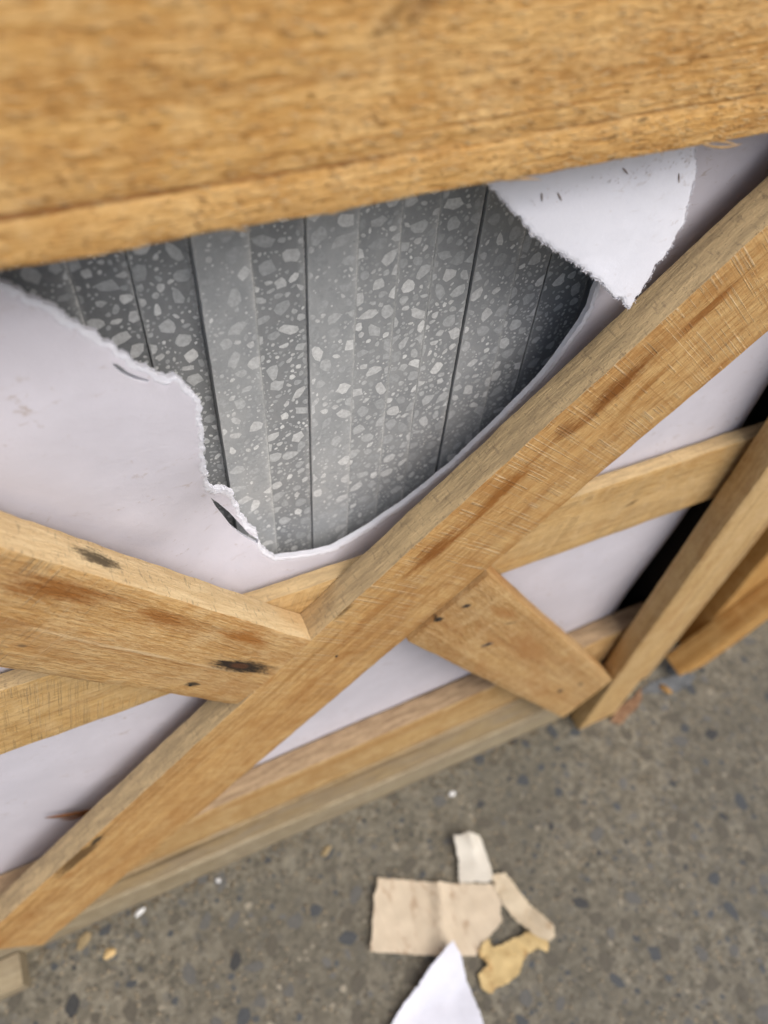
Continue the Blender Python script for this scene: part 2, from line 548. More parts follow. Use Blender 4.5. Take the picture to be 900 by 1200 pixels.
w_right = wood('wood_right_brace', 4.0, base=(0.52, 0.32, 0.125), dark=(0.31, 0.15, 0.045), pale=(0.64, 0.46, 0.24), stain=0.5, fuzz=0.2,
               stain_col=(0.36, 0.16, 0.045),
               streaks=[(0.16, 0.010, 0.09, 0.020, -3, (0.36, 0.17, 0.055), 0.7, 0.9),
                        (0.06, 0.022, 0.03, 0.008, 10, (0.36, 0.16, 0.045), 0.6, 0.9),
                        (0.085, 0.018, 0.010, 0.0016, 35, (0.10, 0.06, 0.03), 0.7, 0.7)],
               blobs=[(0.0064, -0.010, 0.0055, 0.0032, 20, DK, 0.98, 0.6), (0.013, 0.0094, 0.0055, 0.0032, 30, (0.07, 0.05, 0.035), 0.95, 0.6),
                      (0.0966, -0.0063, 0.009, 0.0038, 40, (0.10, 0.085, 0.075), 0.85, 0.7),
                      (0.3226, -0.009, 0.009, 0.0045, 0, (0.12, 0.08, 0.05), 0.8, 0.7), (0.3428, 0.0102, 0.007, 0.0035, 0, (0.12, 0.08, 0.05), 0.7, 0.7)])
w_mid = wood('wood_mid_rail', 5.0, base=(0.64, 0.415, 0.16), dark=(0.42, 0.23, 0.072), pale=(0.70, 0.51, 0.27), stain=0.12, fuzz=0.2,
             edge_grey=0.75, saw=0.3, saw_slant=-0.25, saw_dark=0.25,
             blobs=[(0.325, 0.002, 0.008, 0.003, 15, (0.16, 0.09, 0.035), 0.8, 0.7)])
w_low = wood('wood_bottom_rail', 6.0, edge_cols=((0.24, 0.165, 0.10), (0.46, 0.33, 0.20)), base=(0.55, 0.355, 0.14), dark=(0.32, 0.165, 0.052), pale=(0.64, 0.47, 0.25), stain=0.3, fuzz=0.2,
             edge_grey=0.9, streaks=[(0.10, 0.022, 0.25, 0.006, 0, (0.38, 0.18, 0.05), 0.6, 0.9)])
w_run = wood('wood_skirt', 7.0, base=(0.40, 0.29, 0.15), dark=(0.24, 0.16, 0.075), pale=(0.48, 0.37, 0.21), stain=0.4, fuzz=0.2,
             stain_col=(0.14, 0.095, 0.045), grey=0.5,
             streaks=[(-0.08, 0.098, 0.11, 0.010, 3, (0.12, 0.08, 0.04), 0.8, 0.9), (0.15, 0.108, 0.12, 0.006, 3, (0.16, 0.10, 0.05), 0.7, 0.9)])
w_pale = wood('wood_runner', 8.0, base=(0.37, 0.305, 0.195), dark=(0.23, 0.175, 0.10), pale=(0.46, 0.39, 0.265), stain=0.4, fuzz=0.2, grey=0.25,
              stain_col=(0.2, 0.15, 0.08))
w_post = wood('wood_post', 9.0, base=(0.60, 0.40, 0.17), dark=(0.40, 0.235, 0.085), pale=(0.66, 0.48, 0.26), stain=0.25, fuzz=0.2)
w_post2 = wood('wood_corner_post', 10.0, base=(0.47, 0.31, 0.14), dark=(0.32, 0.19, 0.07), pale=(0.58, 0.42, 0.22), stain=0.35, fuzz=0.2)
w_nb = wood('wood_neighbour', 11.0, base=(0.54, 0.30, 0.09), dark=(0.36, 0.17, 0.04), pale=(0.62, 0.40, 0.16), stain=0.4, fuzz=0.2)

# ------------------------------------------------------------------ the crate
crate = thing('wooden_crate', (0.06, 0.03, 0.0), 'rough sawn wooden crate with crossed braces standing on the concrete, around the torn white sheet', 'crate')

# top rail with a sawn step 13 mm above its lower edge
TZ = 0.7945
prof_top = [(0.0455, 0), (0.0455, -0.020), (-0.0455, -0.020), (-0.0455, 0.0006), (-0.0322, 0.0003), (-0.0310, -0.0007), (-0.0298, 0.0)]
top = plank('top_rail', crate, w_top, (0.0, TZ), 0, -0.42, 0.60, 0.091, 0.02, 0.0, profile=prof_top, wob=0.0007, seed=1, step=0.004)
diag = plank('long_brace', crate, w_diag, (0.1198, 0.4692), 46.64, -0.4930, 0.3818, 0.0804, 0.020, 0.0, k0=0.40, k1=-0.943, wob=0.0007, seed=2, step=0.005)
prof_l = [(0.03675, 0), (0.03675, -0.020), (-0.03675, -0.020), (-0.03675, -0.0022), (-0.004, 0.0006)]
lbr = plank('short_brace', crate, w_left, (0.0436, 0.4474), -53.06, -0.3754, 0.0, 0.0735, 0.02, -0.0005, k0=0.752, k1=-0.1715, profile=prof_l, wob=0.0008, seed=3, step=0.005)
rbr = plank('short_brace', crate, w_right, (0.1626, 0.456), -56.66, 0.0007, 0.4135, 0.073, 0.0195, -0.003, k0=-0.237, k1=-0.4, wob=0.0006, seed=4)
mid = plank('middle_rail', crate, w_mid, (0.0, 0.464), 0.0, -0.40, 0.4595, 0.071, 0.0108, 0.0205, wob=0.0007, seed=5)
low = plank('bottom_rail', crate, w_low, (0.0, 0.150), 3.4, -0.32, 0.4595, 0.072, 0.021, 0.0205, wob=0.0007, seed=6)


def skirt_fn(v, f):
    # top edge follows the tilted rail, lower edge level
    top_ = 0.1085 + 0.0594 * v.x
    t_ = (v.y + 0.03) / 0.06
    return Vector((v.x, 0.056 + (top_ - 0.056) * t_, v.z))


skirt = plank('skirt_board', crate, w_run, (0.0, 0.0), 0, -0.33, 0.4565, 0.06, 0.022, 0.0195, wob=0.0007, seed=7, fn=skirt_fn)
run = plank('runner', crate, w_pale, (0.0, 0.0282), 0, -0.33, 0.4565, 0.0540, 0.03, 0.0165, wob=0.0008, seed=8)
post = plank('post', crate, w_post, (0.440, 0.375), 90, -0.3735, 0.371, 0.054, 0.0208, -0.0050, wob=0.0007, seed=9)
post_l = plank('post', crate, w_post, (-0.372, 0.375), 90, -0.3735, 0.371, 0.070, 0.0215, 0.0205, wob=0.0007, seed=12)
post2 = plank('corner_post', crate, w_post2, (0.5015, 0.375), 90, -0.3735, 0.365, 0.077, 0.075, 0.0205, wob=0.0007, seed=10)
for k in range(4):      # unseen lid boards behind the top rail, added to keep light out
    plank('shade_lid_board', crate, w_top, (0.0, 0.8405), 0, -0.42, 0.60, 0.0, 0.0, 0.0, wob=0.0006, seed=40 + k, step=0.02,
          profile=[(0.018, -0.002 - 0.118 * k), (0.018, -0.116 - 0.118 * k), (0.0, -0.116 - 0.118 * k), (0.0, -0.002 - 0.118 * k)])
for k in range(3):      # floor boards the slabs stand on
    plank('floor_board', crate, w_post2, (0.0, 0.1405), 0, -0.33, 0.455, 0.0, 0.0, 0.0, wob=0.0004, seed=45 + k, step=0.03,
          profile=[(0.018, -0.066 - 0.132 * k), (0.018, -0.190 - 0.132 * k), (0.0, -0.190 - 0.132 * k), (0.0, -0.066 - 0.132 * k)])
for k in range(2):      # bearers under the floor
    plank('bearer', crate, w_pale, (-0.20 + 0.50 * k, 0.071), 0, 0.0, 0.06, 0.137, 0.39, 0.066, wob=0.0004, seed=48 + k, step=0.02)
for k in range(5):      # boards closing the right-hand end, added to darken the inside
    z0 = 0.075 + 0.142 * k
    plank('shade_end_board', crate, w_post2, (0.515, z0), 0, 0.0, 0.018, 0.0, 0.0, 0.0975, wob=0.0006, seed=50 + k, step=0.006,
          profile=[(0.066, 0.0), (0.066, -0.345), (-0.066, -0.345), (-0.066, 0.0)])

m_gap_shade = flat_mat('gap_shade_black', (0.012, 0.012, 0.013), 0.6, 0.3, 60)  # black sheet added to stand in for shade in the gap by the post
plank('gap_shade_sheet', crate, m_gap_shade, (0.4605, 0.375), 90, -0.365, 0.36, 0.002, 0.43, 0.036, wob=0.0004, seed=60, bev=0.0003, step=0.03)

# nails
m_nail = flat_mat('nail_steel', (0.05, 0.045, 0.042), 0.55, 0.4, 900)
m_nail.node_tree.nodes['Principled BSDF'].inputs['Metallic'].default_value = 0.7


def nail(parent, x, z, y, r=0.0016):
    V, F = [], []
    n = 10
    for i in range(n):
        a = i / n * 2 * math.pi
        V.append((math.cos(a) * r, 0.003, math.sin(a) * r))
    for i in range(n):
        a = i / n * 2 * math.pi
        V.append((math.cos(a) * r, 0.0002, math.sin(a) * r))
    for i in range(n):
        a = i / n * 2 * math.pi
        V.append((math.cos(a) * r * 0.75, -0.0003, math.sin(a) * r * 0.75))
    for k in (0, 1):
        for i in range(n):
            j = (i + 1) % n
            F.append((k * n + j, k * n + i, (k + 1) * n + i, (k + 1) * n + j))
    F.append(tuple(range(2 * n, 3 * n))[::-1])
    link('nail', mesh_from('nail', V, F, True, 40), parent, m_nail, Matrix.Translation((x, y, z)))


for (x, z) in ((0.1578, 0.4452), (0.1776, 0.4503), (0.2104, 0.3718), (0.3324, 0.1815), (0.3595, 0.1752)):
    nail(rbr, x, z, -0.0032)
nail(diag, 0.086, 0.4405, -0.0002, 0.0011)
nail(lbr, -0.0045, 0.471, 0.0006, 0.0012)

# splinters and fuzz along sawn edges
m_spl = flat_mat('wood_fibre', (0.50, 0.31, 0.13), 0.8, 0.35, 400, bump=0)


def fibres(name, parent, pts, seed, count, lmin, lmax, rad, spread, mat=None):
    """pts: function f in 0..1 -> (position, along, out)"""
    rng = random.Random(seed)
    V, F = [], []
    for _ in range(count):
        p, al, outv = pts(rng.random())
        d = (al * rng.uniform(-1, 1) * 1.0 + outv * rng.uniform(0.05, 0.75) * spread + Vector((0, -1, 0)) * rng.uniform(-0.2, 0.6)).normalized()
        L = rng.uniform(lmin, lmax) * (0.4 + 0.6 * rng.random() ** 2)
        r = rad * rng.uniform(0.5, 1.3)
        side = d.cross(Vector((0.3, 0.8, 0.5))).normalized()
        up_ = side.cross(d).normalized()
        bend = outv * L * rng.uniform(-0.2, 0.35)
        b0 = len(V)
        for (t, rr) in ((0.0, 1.0), (0.55, 0.8), (1.0, 0.15)):
            c = p + d * L * (t - 0.25) + bend * t * t
            for k in range(3):
                a = k * 2.094
                V.append(c + (side * math.cos(a) * 1.6 + up_ * math.sin(a) * 0.7) * r * rr)
        for s in (0, 1):
            for k in range(3):
                k2 = (k + 1) % 3
                F.append((b0 + s * 3 + k, b0 + s * 3 + k2, b0 + s * 3 + 3 + k2, b0 + s * 3 + 3 + k))
        F.append((b0 + 6, b0 + 7, b0 + 8))
    o = link(name, mesh_from(name, V, F), parent, mat or m_spl)
    tag(o, None, None, None, 'stuff')


fibres('splinters', top, lambda f: (Vector((-0.06 + 0.36 * f, 0.0004, 0.7494)), Vector((1, 0, 0)), Vector((0, 0, -1))), 3, 520, 0.0008, 0.0034, 0.00013, 0.55)
c46, s46 = math.cos(math.radians(46.64)), math.sin(math.radians(46.64))
fibres('splinters', diag, lambda f: (Vector((0.1198 - s46 * 0.0402 + c46 * (-0.35 + 0.68 * f), 0.0006, 0.4692 + c46 * 0.0402 + s46 * (-0.35 + 0.68 * f))),
       Vector((c46, 0, s46)), Vector((-s46, 0, c46))), 4, 160, 0.0008, 0.003, 0.00012, 0.4)
m_spl2 = flat_mat('pale_wood_fibre', (0.74, 0.54, 0.28), 0.8, 0.25, 400, bump=0)
m_spl3 = flat_mat('dark_wood_fibre', (0.36, 0.18, 0.055), 0.8, 0.3, 400, bump=0)


def fuzz(parent, seed, count, mat, x0, x1, z0, z1, yf, lmax):
    rng = random.Random(seed)
    V, F = [], []
    for _ in range(count):
        x, z = rng.uniform(x0, x1), z0 + (z1 - z0) * rng.random() ** 1.5
        L = rng.uniform(0.0008, lmax)
        a = rng.gauss(0.0, 0.22)
        w_ = rng.uniform(0.00008, 0.00022)
        lift = rng.uniform(0.0001, 0.0007)
        d = Vector((math.cos(a), 0, math.sin(a))); n_ = Vector((-math.sin(a), 0, math.cos(a)))
        b0 = len(V)
        for (t, h, k) in ((-0.5, -0.0004, 1.0), (0.1, lift * 0.7, 1.0), (0.5, lift, 0.3)):
            c = Vector((x, yf - h, z)) + d * L * t
            V += [c + n_ * w_ * k, c - n_ * w_ * k, c + Vector((0, 0.00012, 0))]
        for s_ in (0, 3):
            for k in range(3):
                k2 = (k + 1) % 3
                F.append((b0 + s_ + k, b0 + s_ + k2, b0 + s_ + 3 + k2, b0 + s_ + 3 + k))
    tag(link('wood_fuzz', mesh_from('wood_fuzz', V, F), parent, mat), None, None, None, 'stuff')


fuzz(top, 61, 1300, m_spl2, -0.05, 0.32, 0.750, 0.815, -0.0006, 0.0042)
fuzz(top, 62, 700, m_spl3, -0.05, 0.32, 0.750, 0.815, -0.0006, 0.0036)
# longer slivers hanging from the top rail
def sliver(parent, a, b, r, name='splinter', mat=None, bow=(0, 0, 0)):
    a, b = Vector(a), Vector(b)
    d = (b - a).normalized()
    s = d.cross(Vector((0.2, 1, 0.1))).normalized(); u = s.cross(d)
    V, F = [], []
    K = 6
    for i in range(K + 1):
        t = i / K
        c = a.lerp(b, t) + Vector(bow) * math.sin(t * math.pi)
        rr = r * (0.25 + 0.75 * math.sin(min(1, t * 1.3 + 0.15) * math.pi * 0.5)) * (1 - t ** 3 * 0.85)
        for k in range(5):
            an = k * 1.2566
            V.append(c + s * math.cos(an) * rr + u * math.sin(an) * rr * 0.5)
    for i in range(K):
        for k in range(5):
            k2 = (k + 1) % 5
            F.append((i * 5 + k, i * 5 + k2, i * 5 + 5 + k2, i * 5 + 5 + k))
    F.append((0, 1, 2, 3, 4)); F.append(tuple(K * 5 + k for k in (4, 3, 2, 1, 0)))
    bm_ = None
    return link(name, mesh_from(name, V, F, True, 50), parent, mat or m_spl)


sliver(top, (0.226, -0.0002, 0.7500), (0.246, -0.0018, 0.7478), 0.0006, bow=(0, -0.001, -0.001))
sliver(top, (0.232, -0.0002, 0.7500), (0.2425, -0.0022, 0.7482), 0.0005, bow=(0, -0.001, 0.0006))
sliver(top, (0.142, 0.0, 0.7492), (0.157, -0.0012, 0.7477), 0.0005, bow=(0, 0, 0.0004))
sliver(top, (0.047, 0.0, 0.7498), (0.053, -0.001, 0.7484), 0.0005)
sliver(top, (0.075, 0.0, 0.7498), (0.082, -0.001, 0.7485), 0.0004)

# ------------------------------------------------------------------ torn white sheet
def sheet_mat(name, skin):
    q = NT(name)
    at = q.n('ShaderNodeAttribute', attribute_name='torn')
    n1 = q.noise(q.mapping((28, 28, 28)), 1, 5, 0.62)
    n2 = q.noise(q.mapping((420, 420, 420)), 1, 4, 0.7)
    n3 = q.noise(q.mapping((120, 120, 190), (3, 1, 2)), 1, 5, 0.7, 0.6)
    col = q.mix(q.ramp(n1, 0.35, 0.7), tuple(c * 0.93 for c in skin), skin)
    # faint dirt specks
    dirt = q.math('MULTIPLY', q.ramp(n3, 0.575, 0.70), q.ramp(n1, 0.40, 0.58))
    col = q.mix(q.math('MULTIPLY', dirt, 0.55), col, (0.36, 0.28, 0.22))
    sp = q.math('MULTIPLY', q.ramp(n2, 0.68, 0.78), q.ramp(n1, 0.40, 0.6))
    col = q.mix(q.math('MULTIPLY', sp, 0.5), col, (0.30, 0.24, 0.2))
    torn = q.math('MULTIPLY', q.ramp(at.outputs['Fac'], 0.05, 0.5), 1.0)
    col = q.mix(torn, col, (0.85, 0.855, 0.915))
    q.l(col, q.b.inputs['Base Color'])
    q.b.inputs['Roughness'].default_value = 0.72
    q.b.inputs['Specular IOR Level'].default_value = 0.2
    n4 = q.noise(q.mapping((1100, 1100, 1100)), 1, 4, 0.75)
    hb = q.math('ADD', q.math('MULTIPLY', n4, q.math('ADD', q.math('MULTIPLY', torn, 1.4), 0.12)), q.math('MULTIPLY', n3, 0.35))
    q.l(q.bump(hb, 0.8, 0.0009), q.b.inputs['Normal'])
    return q.m


m_skin = sheet_mat('white_sheet', (0.640, 0.618, 0.672))
m_flap = sheet_mat('white_sheet_inner', (0.80, 0.81, 0.875))


def smoothstep(a, b, x):
    t = min(max((x - a) / (b - a), 0), 1)
    return t * t * (3 - 2 * t)


def ysheet(x, z):
    t = min(max((.40 - z) / .2, 0), 1)
    t = t * t * (3 - 2 * t)
    return (.034 + .009 * t - .007 * math.exp(-((x + .02) / .10) ** 2 - ((z - .64) / .07) ** 2)
            + .005 * math.exp(-((x - .16) / .06) ** 2 - ((z - .53) / .05) ** 2)
            + .015 * math.exp(-((x - .046) / .028) ** 2 - ((z - .56) / .045) ** 2))


def sheet_map(s, z):
    """wraps round the corner of the stack at x = 0.410"""
    R_ = 0.046
    x0 = 0.410
    if s <= x0:
        wv = 0.0010 * fbm(s * 18, z * 18, 1.5) + 0.0007 * abs(noise.noise(Vector((s * 30 + z * 14, z * 22 - s * 9, 5.0))))
        if s > 0.3:
            wv *= (x0 - s) / 0.110
        return Vector((s, ysheet(s, z) + wv, z))
    y0 = ysheet(x0, z)
    a = (s - x0) / R_
    if a <= math.pi / 2:
        return Vector((x0 + R_ * math.sin(a), y0 + R_ * (1 - math.cos(a)), z))
    return Vector((x0 + R_, y0 + R_ + (s - x0 - R_ * math.pi / 2), z))


def inside(p, poly):
    c = False
    n = len(poly)
    j = n - 1
    for i in range(n):
        xi, yi = poly[i]; xj, yj = poly[j]
        if (yi > p[1]) != (yj > p[1]) and p[0] < (xj - xi) * (p[1] - yi) / (yj - yi) + xi:
            c = not c
        j = i
    return c


def rough_line(pts, step, amp, seed):
    """subdivide a polyline and roughen it"""
    out = []
    for i in range(len(pts) - 1):
        a, b = Vector(pts[i]), Vector(pts[i + 1])
        L = (b - a).length
        k = max(1, int(L / step))
        nrm = Vector((-(b - a).y, (b - a).x)).normalized()
        for j in range(k):
            p = a.lerp(b, j / k)
            o_ = amp * (fbm(p.x * 260 + seed, p.y * 260, 0.3, 2) + 0.6 * noise.noise(Vector((p.x * 800, p.y * 800, seed))) + 0.45 * noise.noise(Vector((p.x * 2300, p.y * 2300, seed))))
            out.append(p + nrm * o_)
    out.append(Vector(pts[-1]))
    return out


def sheet_mesh(name, outer, tear_flags, holes, mapping, thick, grid, fine_pts, tear_pts, tear_w, bounds, seed, side=1):
    """outer: closed polygon of 2D points; holes: list of closed polygons; returns a solid torn sheet"""
    verts2 = [Vector(p) for p in outer]
    edges = [(i, (i + 1) % len(outer)) for i in range(len(outer))]
    for h in holes:
        b0 = len(verts2)
        verts2 += [Vector(p) for p in h]
        edges += [(b0 + i, b0 + (i + 1) % len(h)) for i in range(len(h))]
    rng = random.Random(seed)
    # spatial hash of the tear points for distances
    H = {}
    for p in tear_pts:
        H.setdefault((int(p[0] // 0.006), int(p[1] // 0.006)), []).append(p)

    def tdist(p):
        k = (int(p[0] // 0.006), int(p[1] // 0.006))
        d = 1.0
        for i in (-1, 0, 1):
            for j in (-1, 0, 1):
                for q_ in H.get((k[0] + i, k[1] + j), ()):
                    d = min(d, (q_[0] - p[0]) ** 2 + (q_[1] - p[1]) ** 2)
        return math.sqrt(d)
    x0, x1, z0, z1 = bounds
    nx, nz = int((x1 - x0) / grid), int((z1 - z0) / grid)
    cand = [(x0 + (i + 0.5 * (j % 2)) * grid, z0 + j * grid) for i in range(nx + 1) for j in range(nz + 1)]
    cand += fine_pts
    for p in cand:
        if inside(p, outer) and not any(inside(p, h) for h in holes) and tdist(p) > 0.0005:
            verts2.append(Vector(p))
    res = geometry.delaunay_2d_cdt(verts2, edges, [], 0, 1e-7)
    v2, f2 = res[0], res[2]
    tris = []
    for f in f2:
        c = (v2[f[0]] + v2[f[1]] + v2[f[2]]) / 3
        if inside(c, outer) and not any(inside(c, h) for h in holes):
            a, b, d = (v2[i] for i in f)
            cr = (b - a).cross(d - a)
            tris.append(tuple(f) if cr > 0 else (f[0], f[2], f[1]))
    front, torn = [], []
    for p in v2:
        P = mapping(p.x, p.y)
        d = tdist(p)
        w = tear_w * (0.55 + 0.75 * abs(fbm(p.x * 90 + seed, p.y * 90, 2.2)) + 0.25 * noise.noise(Vector((p.x * 700, p.y * 700, 1))))
        t = max(0.0, 1.0 - d / max(w, 1e-4))
        if t > 0:
            P = P + Vector((0, side * (0.0011 * t + 0.0007 * t * noise.noise(Vector((p.x * 900, p.y * 900, 4)))), 0))
        front.append(P); torn.append(t)
    n = len(front)
    # normal direction for thickness: numeric
    backv = []
    for p, P in zip(v2, front):
        e = 1e-4
        du = mapping(p.x + e, p.y) - mapping(p.x - e, p.y)
        dv = mapping(p.x, p.y + e) - mapping(p.x, p.y - e)
        nn = du.cross(dv).normalized()      # towards viewer (-y)
        backv.append(mapping(p.x, p.y) - nn * thick)
    V = front + backv
    F = [t for t in tris] + [(t[0] + n, t[2] + n, t[1] + n) for t in tris]
    cnt = {}
    for t in tris:
        for a, b in ((t[0], t[1]), (t[1], t[2]), (t[2], t[0])):
            cnt[(a, b)] = 1
    mids = {}

    def midv(i):
        if i not in mids:
            m_ = (front[i] + backv[i]) / 2
            j = Vector((noise.noise(front[i] * 800), noise.noise(front[i] * 700 + Vector((9, 0, 0))) * 0.5, noise.noise(front[i] * 800 + Vector((0, 0, 7)))))
            V.append(m_ + j * 0.0006)
            torn.append(1.0)
            mids[i] = len(V) - 1
        return mids[i]
    torn += [1.0] * n
    for (a, b) in list(cnt):
        if (b, a) not in cnt:
            ma, mb = midv(a), midv(b)
            F.append((b, a, ma, mb)); F.append((mb, ma, a + n, b + n))
    me = mesh_from(name, V, F, True, 35)
    at = me.attributes.new('torn', 'FLOAT', 'POINT')
    at.data.foreach_set('value', torn[:len(V)])
    return me


mm = lambda L: [(a / 1000, b / 1000) for a, b in L]
TEAR = mm([(-30.4, 730.6), (-21.7, 723.0), (-16.9, 720.0), (-12.3, 714.8), (-7.2, 710.5), (-2.8, 704.0), (2.1, 698.1), (6.1, 692.2), (11.0, 686.6), (15.3, 679.8), (19.2, 676.2), (24.4, 671.9), (29.0, 668.3), (31.9, 662.3), (34.6, 656.7), (33.4, 647.3), (32.8, 636.8), (32.2, 628.2), (31.7, 618.6), (32.1, 606.8), (31.9, 595.3), (34.2, 584.7), (39.7, 577.5), (45.1, 570.1), (45.6, 561.3), (47.4, 550.9), (50.6, 540.1), (54.3, 532.9), (55.1, 525.2), (59.0, 517.6), (61.9, 513.2), (72.9, 511.2), (83.2, 509.4), (96.9, 506.7), (111.0, 509.9), (125.4, 514.6), (142.4, 522.9), (158.6, 534.0), (173.4, 548.3), (186.6, 565.7), (199.0, 583.5), (211.3, 599.6), (220.9, 614.1), (227.5, 628.0), (232.5, 640.5), (234.7, 649.5), (234.2, 658.3), (235.4, 667.9), (241.4, 696.0), (244.5, 727.0), (244.1, 737.8), (242.7, 754.5)])
SLIT_A = mm([(5.1, 685.3), (6.7, 684.4), (9.5, 680.0), (13.0, 676.5), (16.7, 673.6), (15.2, 672.9), (11.1, 675.4), (7.7, 679.0), (5.2, 683.3)])
SLIT_B = mm([(32.5, 578.9), (36.3, 568.8), (41.2, 556.4), (45.6, 545.0), (49.5, 536.0), (54.3, 529.2), (53.4, 526.8), (50.9, 529.4), (46.0, 535.4), (41.4, 543.9), (38.0, 555.1), (34.6, 567.1)])
FLAP = mm([(151.4, 734.5), (159.2, 726.6), (168.2, 718.5), (176.9, 710.0), (186.6, 702.8), (194.9, 697.5), (205.5, 689.9), (216.9, 681.4), (223.7, 674.4), (231.5, 669.5), (238.7, 662.8), (240.8, 667.3), (244.5, 674.0), (247.7, 683.2), (252.9, 689.2), (254.8, 696.9), (256.8, 701.6), (254.7, 710.5), (254.7, 719.6), (252.8, 728.6), (249.3, 737.4)])

sheet = thing('foam_sheet', (0.05, 0.06, 0.145), 'white packing sheet with a large ragged tear showing the grey slabs behind the braces', 'packing sheet')


TEAR_FIB = []


def build_sheet():
    full = [(-0.10, 0.772), (-0.06, 0.752)] + TEAR + [(0.243, 0.772)]
    # the smooth lower right lip is less ragged than the left tear
    ragged = rough_line(full[:33], 0.0008, 0.0014, 3)
    lip = rough_line(full[32:50], 0.0015, 0.0003, 5)
    rest = rough_line(full[49:], 0.002, 0.0008, 8)
    tear = [tuple(p) for p in ragged[:-1] + lip[:-1] + rest]
    outer = tear + [(0.40, 0.772), (0.62, 0.772), (0.62, 0.142), (0.40, 0.142), (0.1, 0.142), (-0.2, 0.142), (-0.34, 0.142), (-0.34, 0.772)]
    fine = []
    for i in range(0, len(tear) - 1):
        a, b = Vector(tear[i]), Vector(tear[min(i + 3, len(tear) - 1)])
        d = b - a
        if d.length < 1e-6: continue
        nr = Vector((d.y, -d.x)).normalized()     # into the sheet (below the tear)
        for off in (0.0008, 0.0017, 0.0028, 0.0042):
            p = a + nr * off
            fine.append((p.x, p.y))
    for i in range(70):
        for j in range(64):
            fine.append((-0.10 + i * 0.0045, 0.47 + j * 0.0045 + 0.001 * (i % 2)))
    me = sheet_mesh('sheet', outer, None, [SLIT_A, SLIT_B], sheet_map, 0.0042, 0.012, fine, tear, 0.0036, (-0.34, 0.62, 0.142, 0.772), 11)
    panel = link('sheet_panel', me, sheet, m_skin)
    nt = len(ragged)

    def tp_(f):
        i = min(int(f * (nt - 2)), nt - 2)
        a, b = ragged[i], ragged[i + 1]
        d = (b - a)
        d = d.normalized() if d.length > 1e-7 else Vector((1, 0))
        p = sheet_map(a.x, a.y)
        return p + Vector((0, 0.0004 + 0.003 * ((f * 7919) % 1.0), 0)), Vector((d.x, 0, d.y)), Vector((-d.y, 0, d.x))
    TEAR_FIB.append((panel, tp_, 320))


def flap_map(x, z):
    t = min(max((.749 - z) / .106, 0), 1.2)
    y = .024 - .013 * t ** .8 + .004 * ((x - .22) / .05) ** 2 * t * 0.5
    y += 0.0012 * math.exp(-((z - 0.728 - 0.12 * (x - 0.2)) / 0.006) ** 2)      # crease below the rail
    y += 0.0006 * fbm(x * 40, z * 40, 3)
    return Vector((x, y, z))


def build_flap():
    line = rough_line([(0.138, 0.748)] + FLAP + [(0.247, 0.752)], 0.0008, 0.0009, 21)
    tear = [tuple(p) for p in line]
    outer = tear + [(0.246, 0.772), (0.20, 0.772), (0.125, 0.772)]
    fine = []
    for i in range(len(tear) - 1):
        a, b = Vector(tear[i]), Vector(tear[min(i + 3, len(tear) - 1)])
        d = b - a
        if d.length < 1e-6: continue
        nr = Vector((-d.y, d.x)).normalized()
        for off in (0.0007, 0.0016, 0.0028):
            p = a + nr * off
            fine.append((p.x, p.y))
    me = sheet_mesh('flap', outer, None, [], flap_map, 0.0018, 0.003, fine, tear, 0.0016, (0.12, 0.26, 0.655, 0.772), 31)
    o = link('flap', me, sheet, m_flap)
    tag(o, 'bright white torn flap hanging from under the top rail')
    nt = len(line)

    def fp_(f):
        i = min(int(f * (nt - 2)), nt - 2)
        a, b = line[i], line[i + 1]
        d = (b - a)
        d = d.normalized() if d.length > 1e-7 else Vector((1, 0))
        return flap_map(a.x, a.y) + Vector((0, 0.001 * ((f * 7919) % 1.0), 0)), Vector((d.x, 0, d.y)), Vector((d.y, 0, -d.x))
    TEAR_FIB.append((o, fp_, 420))


build_sheet()
build_flap()
m_wf = flat_mat('white_fibre', (0.80, 0.80, 0.86), 0.8, 0.1, 300, bump=0)
for k, (pr, fn_, cn) in enumerate(TEAR_FIB):
    fibres('torn_fibres', pr, fn_, 70 + k, cn, 0.0006, 0.0024, 0.00016, 0.9, m_wf)

